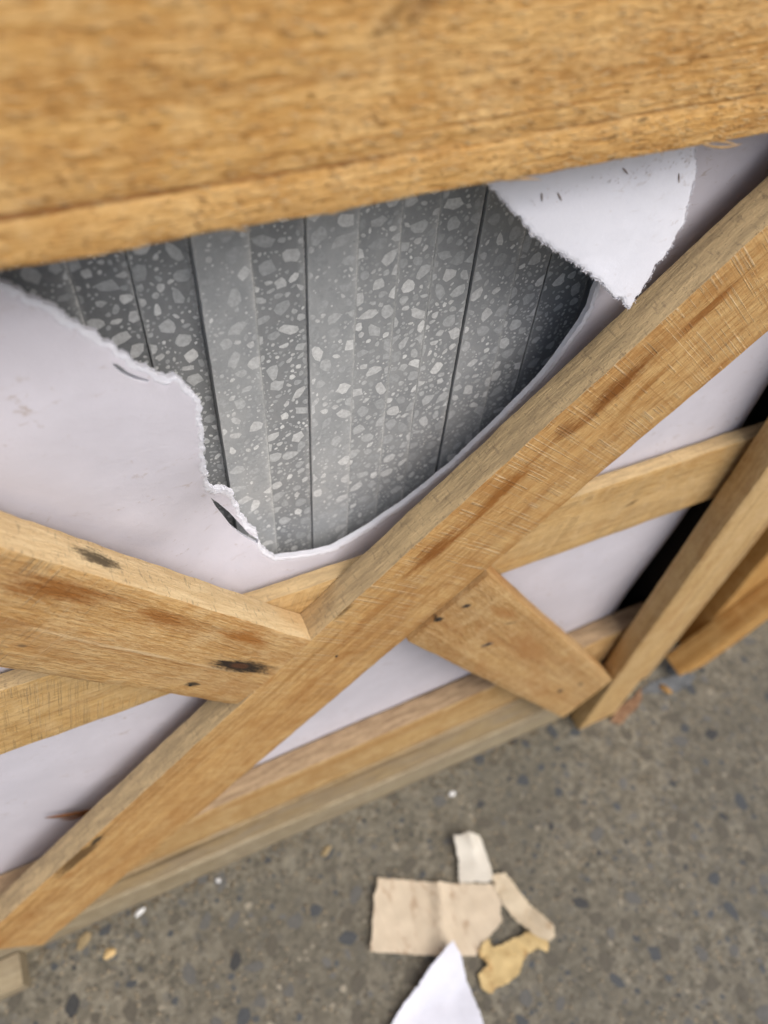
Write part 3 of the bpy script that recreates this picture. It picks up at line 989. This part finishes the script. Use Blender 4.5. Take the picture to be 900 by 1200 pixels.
# ------------------------------------------------------------------ terrazzo slabs
def slab_mat():
    q = NT('terrazzo_matrix')
    n1 = q.noise(q.mapping((35, 35, 22)), 1, 5, 0.65)
    n2 = q.noise(q.mapping((500, 500, 500)), 1, 4, 0.7)
    n3 = q.noise(q.mapping((1600, 1600, 1600)), 1, 2, 0.6)
    ge = q.n('ShaderNodeObjectInfo')
    col = q.mix(q.ramp(n1, 0.3, 0.7), (0.305, 0.319, 0.327), (0.385, 0.399, 0.406))
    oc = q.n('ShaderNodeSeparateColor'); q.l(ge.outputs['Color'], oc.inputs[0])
    col = q.mix(q.ramp(n2, 0.50, 0.72, 0, 0.45), col, (0.42, 0.425, 0.42))
    col = q.mix(q.ramp(n2, 0.45, 0.28, 0, 0.35), col, (0.17, 0.174, 0.175))
    # pale stone dust, with the light on proud slabs painted in
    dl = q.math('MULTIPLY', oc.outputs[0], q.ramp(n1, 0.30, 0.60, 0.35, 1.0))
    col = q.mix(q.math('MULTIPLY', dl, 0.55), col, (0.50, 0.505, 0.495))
    du = q.math('MULTIPLY', q.ramp(n1, 0.48, 0.68), q.ramp(n3, 0.46, 0.62))
    col = q.mix(q.math('MULTIPLY', du, 0.6), col, (0.46, 0.46, 0.445))
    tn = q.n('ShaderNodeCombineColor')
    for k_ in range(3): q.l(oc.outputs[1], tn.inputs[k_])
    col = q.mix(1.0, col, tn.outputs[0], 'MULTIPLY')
    at = q.n('ShaderNodeAttribute', attribute_name='arris')
    ed = q.math('MULTIPLY', at.outputs['Fac'], q.math('MULTIPLY', q.ramp(n2, 0.38, 0.56, 0.2, 1.0), q.ramp(n1, 0.36, 0.58, 0.3, 1.0)))
    col = q.mix(q.math('MULTIPLY', ed, 0.95), col, (0.66, 0.66, 0.64))
    q.l(col, q.b.inputs['Base Color'])
    q.b.inputs['Roughness'].default_value = 0.55
    q.b.inputs['Specular IOR Level'].default_value = 0.35
    h = q.math('ADD', q.math('MULTIPLY', n2, 0.7), q.math('MULTIPLY', n3, 0.5))
    q.l(q.bump(h, 0.6, 0.0004), q.b.inputs['Normal'])
    return q.m


m_slab = slab_mat()
chip_mats = []
for i, (c, d) in enumerate((((0.64, 0.65, 0.645), 0.12), ((0.55, 0.565, 0.565), 0.14), ((0.48, 0.495, 0.50), 0.12), ((0.43, 0.445, 0.45), 0.1), ((0.74, 0.75, 0.74), 0.1))):
    chip_mats.append(flat_mat('marble_chip_%s' % 'abcde'[i], c, 0.5, 0.22, 420, bump=0.0001))


def clip_poly(poly, x0, x1):
    for (s, lim) in ((1, x0), (-1, x1)):
        out = []
        for i in range(len(poly)):
            a, b = poly[i - 1], poly[i]
            ia, ib = s * (a[0] - lim) >= 0, s * (b[0] - lim) >= 0
            if ia != ib:
                t = (lim - a[0]) / (b[0] - a[0])
                out.append((lim, a[1] + t * (b[1] - a[1])))
            if ib: out.append(b)
        poly = out
        if len(poly) < 3: return []
    return poly


SLAB_Z0, SLAB_Z1 = 0.160, 0.790


def slab_mesh(wd, dep, seed):
    """front face at y = 0, x 0..wd, z local; slightly chipped vertical arrises"""
    rng = random.Random(seed)
    V, F, A = [], [], []
    zs = []
    z = SLAB_Z0
    while z < 0.44: zs.append(z); z += 0.02
    while z < 0.77: zs.append(z); z += 0.0022
    zs += [0.775, SLAB_Z1]
    prof = 9
    for z in zs:
        l = 0.00015 + 0.00035 * max(0, fbm(z * 260, seed * 3.1, 0)) + 0.0006 * max(0, noise.noise(Vector((z * 90, seed * 7.7, 0))) - 0.35)
        r = 0.0005 + 0.00045 * max(0, fbm(z * 240, seed * 5.3, 2)) + 0.0012 * max(0, noise.noise(Vector((z * 70, seed * 2.7, 4))) - 0.3)
        row = [((0, dep), 0.0), ((0, 0.01), 0.0), ((0, l), 0.35), ((l, 0), 0.4), ((l + 0.0012, 0), 0.0), ((wd - r - 0.0035, 0), 0.0), ((wd - r - 0.0008, 0), 0.35),
               ((wd - r, 0), 1.0), ((wd, r * 0.9), 0.9), ((wd, 0.01), 0.0), ((wd, dep), 0.0)]
        for (p, a) in row:
            V.append((p[0], p[1], z)); A.append(a)
    m = 11
    for i in range(len(zs) - 1):
        for j in range(m - 1):
            a = i * m + j
            F.append((a, a + 1, a + m + 1, a + m))
        a = i * m
        F.append((a + m - 1, a, a + m, a + 2 * m - 1))
    F.append(tuple(range(m))[::-1])
    F.append(tuple((len(zs) - 1) * m + k for k in range(m)))
    me = mesh_from('terrazzo_slab', V, F, False)
    at = me.attributes.new('arris', 'FLOAT', 'POINT')
    at.data.foreach_set('value', A)
    return me


def chips_for(slab, x0, wd, y, seed, detail):
    rng = random.Random(seed)
    zlo, zhi = (0.43, 0.785)
    sizes = sorted([min(0.0036, 0.00046 * (1 - rng.random()) ** -0.66) for _ in range(720 if detail else 500)], reverse=True)
    cell = {}
    SV, SF, SM = [], [], []
    parts = 0
    for r in sizes:
        ok = False
        for _ in range(8):
            x, z = rng.uniform(-0.001, wd + 0.001), rng.uniform(zlo, zhi)
            key = (int(x // 0.008), int(z // 0.008))
            ok = True
            for i in (-1, 0, 1):
                for j in (-1, 0, 1):
                    for (a, b, c) in cell.get((key[0] + i, key[1] + j), ()):
                        if (a - x) ** 2 + (b - z) ** 2 < (1.16 * (r + c) + 0.00018) ** 2: ok = False; break
            if ok: break
        if not ok: continue
        cell.setdefault(key, []).append((x, z, r))
        n = rng.choice((7, 8, 9, 10)) if r > 0.0012 else 6
        el = rng.uniform(1.0, 1.42)
        rot = rng.gauss(0.5, 0.9)
        a0 = rng.random() * 6.28
        poly = []
        kk = rng.randint(3, 5)
        ph = rng.random() * 6.28
        for i in range(n):
            a = a0 + i / n * 2 * math.pi
            rr = r * (1 + 0.14 * math.cos(kk * a + ph) + rng.uniform(-0.13, 0.13))
            px, pz = math.cos(a) * rr * el, math.sin(a) * rr / el
            poly.append((x + px * math.cos(rot) - pz * math.sin(rot), z + px * math.sin(rot) + pz * math.cos(rot)))
        poly = clip_poly(poly, 0.0007, wd - 0.0009)
        if len(poly) < 3: continue
        u = rng.random()
        m = 4 if u < 0.10 else 0 if u < 0.34 else 1 if u < 0.62 else 2 if u < 0.85 else 3
        yo = -0.00003 - 0.00003 * rng.random()
        n = len(poly)
        V = [(p[0], yo, p[1]) for p in poly] + [(p[0], 0.0004, p[1]) for p in poly]
        # outline runs counter-clockwise seen from -y
        area = sum(poly[i - 1][0] * poly[i][1] - poly[i][0] * poly[i - 1][1] for i in range(n))
        F = [tuple(range(n)) if area > 0 else tuple(range(n))[::-1]]
        F += [(i, (i + 1) % n, n + (i + 1) % n, n + i) for i in range(n)]
        if detail and r > 0.00165 and 0.49 < z < 0.752:
            me = mesh_from('stone_chip', V, F)
            link('stone_chip', me, slab, chip_mats[m], MW[slab.name])
            parts += 1
        else:
            b0 = len(SV)
            SV += V
            for f in F:
                SF.append(tuple(b0 + i for i in f)); SM.append(m)
    me = mesh_from('small_chips', SV, SF)
    for mt in chip_mats: me.materials.append(mt)
    me.polygons.foreach_set('material_index', SM)
    o = link('small_chips', me, slab, None, MW[slab.name])
    tag(o, None, None, None, 'stuff')


BX = [-23.6, 0.0, 21.7, 45.4, 68.1, 91.7, 114.9, 135.7, 154.1, 177.3, 202.3, 223.1, 252.4]
BY = [61.5, 62.5, 60.8, 54.8, 57.0, 55.2, 57.0, 57.9, 58.4, 57.9, 59.0, 59.8]
TONE = [0.72, 0.64, 0.70, 1.02, 0.78, 1.04, 0.90, 0.86, 0.84, 0.90, 0.80, 0.74]  # per-slab tone; light on proud and shade on set-back slabs painted in
DUST_AND_LIGHT = [0.1, 0.05, 0.15, 0.42, 0.22, 0.42, 0.35, 0.3, 0.25, 0.3, 0.2, 0.1]  # dust film share, raised on proud slabs to paint in the light they catch
GAP = {8: 1.3, 10: 1.1}
SLAB_LABELS = [
    'grey terrazzo slab edge at far left, mostly behind the white sheet',
    'dark grey terrazzo slab edge just right of the leftmost one in the tear',
    'shadowed terrazzo slab edge left of the deep dark step',
    'bright terrazzo slab edge standing proud right of the deep dark step',
    'set-back terrazzo slab edge between the two bright proud ones',
    'bright proud terrazzo slab edge near the middle of the tear',
    'terrazzo slab edge immediately right of the middle proud one',
    'terrazzo slab edge second to the right of the middle proud one',
    'terrazzo slab edge just left of the open dark crack',
    'terrazzo slab edge just right of the open dark crack, under the hanging flap',
    'dim terrazzo slab edge left of the second narrow crack, under the flap',
    'darkest terrazzo slab edge at far right of the tear, below the flap tip']
DEP = 0.40
for i in range(12):
    x0, x1 = BX[i] / 1000, BX[i + 1] / 1000
    wd = x1 - x0 - GAP.get(i, 0.03) / 1000
    me = slab_mesh(wd, DEP, i + 1)
    mw = Matrix.Translation((x0, BY[i] / 1000, 0.0))
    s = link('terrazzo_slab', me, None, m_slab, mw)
    s.color = (DUST_AND_LIGHT[i], TONE[i], 0, 1)
    tag(s, SLAB_LABELS[i], 'slab', 'terrazzo slabs stacked on edge in the crate', 'thing')
    chips_for(s, x0, wd, BY[i] / 1000, 40 + i, True)
# the stack goes on behind the sheet
hid = slab_mesh(0.0238, DEP, 77)
hx = [(-0.024 * (k + 1)) - 0.0236 for k in range(12)] + [0.2530 + 0.0242 * k for k in range(5)]
for k, x in enumerate(hx):
    s = link('terrazzo_slab', hid, None, m_slab, Matrix.Translation((x, 0.063, 0.0)))
    tag(s, 'grey terrazzo slab hidden by the white sheet beside the tear', 'slab', 'terrazzo slabs covered by the sheet', 'thing')

# ------------------------------------------------------------------ neighbouring crate
nb = thing('wooden_crate', (0.70, 0.02, 0.0), 'second orange-brown wooden crate at the right edge behind the corner post', 'crate')
plank('brace', nb, w_nb, (0.585, 0.022), 54.7, 0.0, 0.85, 0.036, 0.030, 0.0, k0=-0.6, wob=0.0007, seed=21)
plank('post', nb, w_nb, (0.640, 0.36), 90, -0.358, 0.35, 0.060, 0.022, 0.0305, wob=0.0007, seed=22)
plank('bottom_rail', nb, w_post, (0.64, 0.034), 0, 0.03, 0.9, 0.060, 0.022, 0.0305, wob=0.0007, seed=23)

# ------------------------------------------------------------------ scraps on the ground
def scrap_mesh(name, outline, height, thick, seed, step=0.002, amp=0.0006, grid=0.006):
    """thin torn piece: outline in ground x, y; height(x, y) gives the lift of its lower face"""
    pts = [Vector(p) for p in outline]
    line = rough_line([tuple(p) for p in pts] + [tuple(pts[0])], step, amp, seed)[:-1]
    outer = [tuple(p) for p in line]
    xs, ys = [p[0] for p in outer], [p[1] for p in outer]
    verts2 = [Vector(p) for p in outer]
    edges = [(i, (i + 1) % len(outer)) for i in range(len(outer))]
    x = min(xs)
    while x < max(xs):
        y = min(ys)
        while y < max(ys):
            if inside((x, y), outer): verts2.append(Vector((x, y)))
            y += grid
        x += grid
    res = geometry.delaunay_2d_cdt(verts2, edges, [], 0, 1e-7)
    v2, f2 = res[0], res[2]
    tris = []
    for f in f2:
        c = (v2[f[0]] + v2[f[1]] + v2[f[2]]) / 3
        if inside(c, outer):
            a, b, d = (v2[i] for i in f)
            tris.append(tuple(f) if (b - a).cross(d - a) > 0 else (f[0], f[2], f[1]))
    n = len(v2)
    V = []
    for p in v2:
        V.append(Vector((p.x, p.y, height(p.x, p.y) + thick)))
    for p in v2:
        V.append(Vector((p.x, p.y, height(p.x, p.y))))
    F = list(tris) + [(t[0] + n, t[2] + n, t[1] + n) for t in tris]
    cnt = {}
    for t in tris:
        for a, b in ((t[0], t[1]), (t[1], t[2]), (t[2], t[0])): cnt[(a, b)] = 1
    for (a, b) in list(cnt):
        if (b, a) not in cnt: F.append((b, a, a + n, b + n))
    return mesh_from(name, V, F, True, 40)


def paper_mat(name, c, spot, k=0.5, ribs=True):
    q = NT(name)
    n1 = q.noise(q.mapping((60, 60, 60)), 1, 4, 0.6)
    n2 = q.noise(q.mapping((85, 40, 60), (2, 5, 1), (0, 0, 0.42)), 1, 5, 0.7, 0.3)
    col = q.mix(q.ramp(n1, 0.3, 0.7), tuple(x * 0.9 for x in c), c)
    col = q.mix(q.ramp(n2, 0.53, 0.66, 0, k), col, spot)
    if ribs:
        n3 = q.noise(q.mapping((380, 10, 10), (0, 0, 0), (0, 0, 0.43)), 1, 2, 0.5)
        col = q.mix(q.ramp(n3, 0.45, 0.65, 0, 0.3), col, tuple(x * 0.78 for x in c))
        q.l(q.bump(n3, 0.4, 0.0006), q.b.inputs['Normal'])
    q.l(col, q.b.inputs['Base Color'])
    q.b.inputs['Roughness'].default_value = 0.75
    q.b.inputs['Specular IOR Level'].default_value = 0.2
    return q.m


PANEL = mm([(115.9, -60.5), (138.5, -71.1), (163.0, -84.4), (192.1, -98.9), (227.2, -114.0), (231.7, -128.7), (222.7, -140.9), (219.6, -150.1), (206.5, -154.7), (196.1, -158.7), (185.8, -162.6), (179.3, -167.2), (148.6, -153.8), (124.7, -142.5), (101.6, -129.9), (80.0, -120.4), (90.6, -102.5), (103.4, -77.6)])
STRIP = mm([(231.4, -106.6), (246.1, -111.1), (248.8, -121.5), (253.9, -145.6), (261.9, -164.1), (266.5, -175.7), (262.3, -184.2), (253.5, -186.3), (244.8, -178.3), (238.9, -167.1), (231.2, -151.6), (228.5, -138.1), (227.0, -122.0)])
FOLD = mm([(254.3, -185.0), (247.4, -194.6), (239.9, -186.3), (226.1, -186.9), (212.7, -197.4), (198.6, -200.9), (182.9, -200.3), (176.1, -202.0), (170.2, -193.1), (172.3, -183.7), (180.7, -179.3), (187.4, -178.2), (182.2, -169.3), (184.2, -161.9), (198.5, -158.1), (197.3, -167.6), (211.0, -168.6), (233.2, -169.8), (243.1, -170.7)])
CURL = mm([(207.7, -56.4), (213.9, -59.0), (222.8, -60.8), (235.3, -68.1), (235.4, -83.8), (232.2, -105.1), (228.1, -112.6), (193.8, -99.6), (203.3, -79.5)])
SHARD = mm([(160.3, -145.9), (150.6, -149.2), (126.6, -158.2), (113.3, -165.9), (92.2, -174.5), (77.2, -183.0), (64.9, -190.2), (155.9, -230.6), (158.2, -209.0), (158.3, -181.8), (162.3, -159.2)])
m_tan = paper_mat('tan_paper', (0.64, 0.54, 0.40), (0.36, 0.24, 0.15), 0.7)
m_strip = paper_mat('tan_paper_strip', (0.62, 0.525, 0.375), (0.38, 0.24, 0.12), 0.5, False)
m_yel = paper_mat('yellow_paper', (0.60, 0.45, 0.215), (0.36, 0.20, 0.07), 0.6, False)
m_cream = paper_mat('cream_paper', (0.66, 0.62, 0.53), (0.5, 0.44, 0.34), 0.4, False)
m_white = flat_mat('white_shard', (0.72, 0.73, 0.80), 0.7, 0.06, 80, bump=0.0003)

tp = thing('torn_paper', (0.16, -0.115, 0.0), 'torn tan paper scrap with a folded strip and yellowish end on the concrete', 'paper scrap')


def panel_h(x, y):
    u = (x - 0.17) * 0.91 + (y + 0.1) * -0.41
    return 0.0028 + 0.0060 * max(0.0, 1 - abs(u) / 0.010) + 0.0022 * abs(fbm(x * 22, y * 22, 1)) + 0.005 * smoothstep(0.03, 0.09, -u) + 0.0006 * fbm(x * 110, y * 110, 4, 2)


link('panel', scrap_mesh('panel', PANEL, panel_h, 0.0008, 3, step=0.0012, amp=0.0011, grid=0.004), tp, m_tan)
link('strip', scrap_mesh('strip', STRIP, lambda x, y: 0.0045 + 0.003 * math.sin((y + 0.11) * 40) * 0.6 + 0.006 * smoothstep(-0.15, -0.185, y) + 0.004 * abs(fbm(x * 40, y * 40, 8)), 0.0008, 4, step=0.0012, amp=0.0011, grid=0.004), tp, m_strip)
link('folded_end', scrap_mesh('folded_end', FOLD, lambda x, y: 0.0035 + 0.003 * math.exp(-((x - 0.245) / 0.012) ** 2) + 0.0075 * abs(fbm(x * 42, y * 42, 5)), 0.0012, 6, step=0.0012, amp=0.0016, grid=0.0035), tp, m_yel)
cu = link('curled_paper', scrap_mesh('curled_paper', CURL, lambda x, y: 0.0065 + 0.010 * max(0, 1 - abs((x - 0.222) * 0.9 - (y + 0.08) * 0.1) / 0.02) ** 2 * smoothstep(-0.11, -0.06, y) + 0.012 * smoothstep(-0.085, -0.056, y), 0.0007, 8, step=0.0012, amp=0.0013, grid=0.004), None, m_cream)
tag(cu, 'small cream paper curl sticking out from under the tan scrap', 'paper scrap')
sh = link('paper_shard', scrap_mesh('paper_shard', SHARD, lambda x, y: 0.007 + 0.010 * smoothstep(-0.19, -0.15, y) + 0.004 * math.sin(x * 45) + 0.002 * fbm(x * 30, y * 30, 2), 0.0018, 9, amp=0.0007), None, m_white)
tag(sh, 'pointed bright white shard in front of the tan scrap at the bottom edge', 'paper scrap')


def lump(name, loc, size, mat, seed, label, cat, rot=0.0, flat=1.0):
    bm_ = bmesh.new()
    bmesh.ops.create_icosphere(bm_, subdivisions=1, radius=1.0)
    rng = random.Random(seed)
    for v in bm_.verts:
        k = rng.uniform(0.6, 1.25)
        v.co = Vector((v.co.x * size[0] * k, v.co.y * size[1] * k, max(-0.2, v.co.z * 1.0) * size[2] * k))
    me = bpy.data.meshes.new(name)
    bm_.to_mesh(me); bm_.free()
    o = link(name, me, None, mat, Matrix.Translation(loc) @ Matrix.Rotation(rot, 4, 'Z'))
    return tag(o, label, cat)


m_chipy = flat_mat('pale_wood_chip', (0.66, 0.47, 0.22), 0.8, 0.25, 350)
m_grav = flat_mat('buff_stone', (0.34, 0.26, 0.14), 0.8, 0.3, 250)
m_wht = flat_mat('white_crumb', (0.78, 0.78, 0.76), 0.7, 0.1, 300)
m_leaf = flat_mat('dry_leaf', (0.17, 0.085, 0.045), 0.8, 0.4, 250, c2=(0.30, 0.19, 0.11))
m_blue = flat_mat('blue_grey_plastic', (0.155, 0.165, 0.170), 0.5, 0.2, 120)
m_or = flat_mat('orange_wood_chip', (0.42, 0.24, 0.08), 0.8, 0.3, 300)
lump('wood_chip', (-0.160, -0.015, 0.001), (0.007, 0.006, 0.0035), m_chipy, 1, 'small pale yellow wood chip on the concrete near the left end of the runner', 'wood chip')
lump('stone_crumb', (-0.181, 0.004, 0.001), (0.011, 0.006, 0.003), m_grav, 2, 'flat buff stone crumb against the runner left of the yellow chip', 'stone', 0.9)
lump('foam_crumb', (-0.124, 0.009, 0.001), (0.0065, 0.0038, 0.003), m_wht, 3, 'largest white foam crumb at the foot of the runner', 'foam crumb', 0.3)
lump('foam_crumb', (-0.041, 0.006, 0.001), (0.003, 0.003, 0.0025), m_wht, 4, 'tiny white crumb at the runner, right of the largest crumb', 'foam crumb')
lump('foam_crumb', (0.232, -0.012, 0.001), (0.004, 0.003, 0.0025), m_wht, 5, 'tiny white crumb on the concrete below the right end of the runner', 'foam crumb')
lump('wood_chip', (0.547, -0.004, 0.004), (0.011, 0.0055, 0.006), m_or, 6, 'orange wood chip between the two crates on the ground', 'wood chip', 1.9)
lump('wood_chip', (0.075, -0.012, 0.001), (0.0085, 0.0045, 0.0025), m_grav, 12, 'buff splinter chip on the concrete at the middle of the runner', 'wood chip', 0.5)


def leaf(name, outline, mat, z, label, cat, seed):
    o = link(name, scrap_mesh(name, outline, lambda x, y: z + 0.003 * abs(fbm(x * 60, y * 60, seed)), 0.0006, seed, amp=0.0009, grid=0.004), None, mat)
    return tag(o, label, cat)


leaf('dry_leaf', [(0.455, -0.012), (0.470, -0.003), (0.487, 0.002), (0.505, 0.004), (0.520, 0.012), (0.512, -0.002), (0.498, -0.010), (0.482, -0.014), (0.468, -0.020)],
     m_leaf, 0.0015, 'crumpled brown dry leaf at the foot of the right post', 'leaf', 31)
leaf('plastic_strip', [(0.515, 0.006), (0.535, 0.012), (0.560, 0.010), (0.585, 0.006), (0.600, -0.002), (0.585, -0.010), (0.560, -0.012), (0.535, -0.004)],
     m_blue, 0.0015, 'blue-grey plastic scrap on the ground between the two crates', 'plastic scrap', 33)

# timber block under the left end
blk = plank('timber_block', None, w_pale, (-0.300, 0.0135), 0, -0.03, 0.066, 0.025, 0.03, -0.0145, wob=0.0006, seed=30)
tag(blk, 'cut grey-brown timber block on the ground at the bottom left corner', 'wood block')

# bark sliver and splinters lying on the sheet
m_bark = flat_mat('bark', (0.22, 0.09, 0.03), 0.85, 0.4, 500)
b = sliver(None, (-0.106, 0.0385, 0.245), (-0.136, 0.0360, 0.272), 0.0042, 'bark_sliver', m_bark, bow=(0.002, -0.001, -0.002))
sliver(b, (-0.112, 0.0370, 0.2505), (-0.122, 0.0340, 0.2660), 0.0020, 'bark_barb', m_bark, bow=(0.001, -0.001, 0.001))
sliver(b, (-0.108, 0.0370, 0.2460), (-0.128, 0.0350, 0.2600), 0.0022, 'bark_barb', m_bark, bow=(-0.002, -0.001, -0.002))
tag(b, 'reddish brown bark sliver on the white sheet above the long brace, lower left', 'splinter')
m_dsp = flat_mat('brown_splinter', (0.16, 0.085, 0.05), 0.85, 0.4, 500)
SPL = [((0.1765, 0.7275), (0.1775, 0.7240), 'dark upright splinter on the flap, leftmost of a pair'),
       ((0.1840, 0.7265), (0.1865, 0.7230), 'dark slanting splinter on the flap, right one of a pair'),
       ((0.2140, 0.7315), (0.2175, 0.7285), 'brown splinter near the middle of the white flap'),
       ((0.2440, 0.7255), (0.2452, 0.7215), 'dark splinter near the right edge of the white flap')]
for (a, c, lab) in SPL:
    pa, pc = flap_map(*a), flap_map(*c)
    o = sliver(None, pa + Vector((0, -0.0003, 0)), pc + Vector((0, -0.0003, 0)), 0.00032, 'splinter', m_dsp)
    tag(o, lab, 'splinter')


def build_debris():
    rng = random.Random(99)
    V, F, Mi = [], [], []
    for _ in range(900):
        x = rng.uniform(-0.26, 0.44)
        y = 0.016 - abs(rng.gauss(0, 0.009))
        r = 0.0005 + 0.0013 * rng.random() ** 3
        if rng.random() < 0.12:
            L, wd_ = rng.uniform(0.004, 0.012), rng.uniform(0.0003, 0.0007)
        else:
            L, wd_ = r * rng.uniform(1, 1.8), r
        a = rng.gauss(0.0, 0.9)
        h = wd_ * rng.uniform(0.6, 1.2)
        b0 = len(V)
        for (u, v, z) in ((-1, -.6, -.0004), (.2, -1, -.0004), (1, .1, -.0004), (.3, .9, -.0004), (-.7, .7, -.0004), (-.2, 0, h), (.4, .1, h * .8)):
            px, py = u * L, v * wd_
            V.append((x + px * math.cos(a) - py * math.sin(a), min(y + px * math.sin(a) + py * math.cos(a), 0.0160), z))
        for f in ((0, 1, 5), (1, 6, 5), (1, 2, 6), (2, 3, 6), (3, 5, 6), (3, 4, 5), (4, 0, 5)):
            F.append(tuple(b0 + i for i in f)); Mi.append(rng.choice((0, 0, 0, 1, 1, 2)) if L < 0.004 else rng.choice((1, 2)))
    me = mesh_from('debris', V, F)
    for m_ in (flat_mat('soil_crumb', (0.07, 0.055, 0.038), 0.9, 0.4, 400), flat_mat('brown_crumb', (0.16, 0.11, 0.065), 0.9, 0.4, 400), flat_mat('straw_crumb', (0.34, 0.24, 0.12), 0.9, 0.3, 400)):
        me.materials.append(m_)
    me.polygons.foreach_set('material_index', Mi)
    tag(link('debris', me), 'fine brown dirt and splinters swept along the foot of the runner', 'debris', None, 'stuff')


build_debris()


def build_lint():
    rng = random.Random(17)
    V, F = [], []
    for _ in range(75):
        t = rng.random() ** 0.5
        x = 0.165 + 0.085 * t
        z = 0.7215 + 0.085 * (x - 0.165) + abs(rng.gauss(0, 0.0028))
        p = flap_map(x, z)
        L, r = rng.uniform(0.0002, 0.0009), rng.uniform(0.00003, 0.00008)
        a = rng.uniform(0, 3.14)
        d = Vector((math.cos(a), 0, math.sin(a))); n_ = Vector((-math.sin(a), 0, math.cos(a)))
        b0 = len(V)
        c = p + Vector((0, -0.0002, 0))
        V += [c - d * L, c + n_ * r * 1.6, c - n_ * r * 1.6, c + d * L + Vector((0, -0.0003, 0)), c + Vector((0, -2 * r, 0)), c + Vector((0, r, 0))]
        for f in ((0, 4, 1), (0, 2, 4), (3, 1, 4), (3, 4, 2), (0, 1, 5), (0, 5, 2), (3, 5, 1), (3, 2, 5)):
            F.append(tuple(b0 + i for i in f))
    tag(link('sawdust', mesh_from('sawdust', V, F), None, flat_mat('sawdust_brown', (0.42, 0.32, 0.25), 0.85, 0.4, 500)), 'fine brown sawdust and lint across the white flap under the top rail', 'sawdust', None, 'stuff')


build_lint()
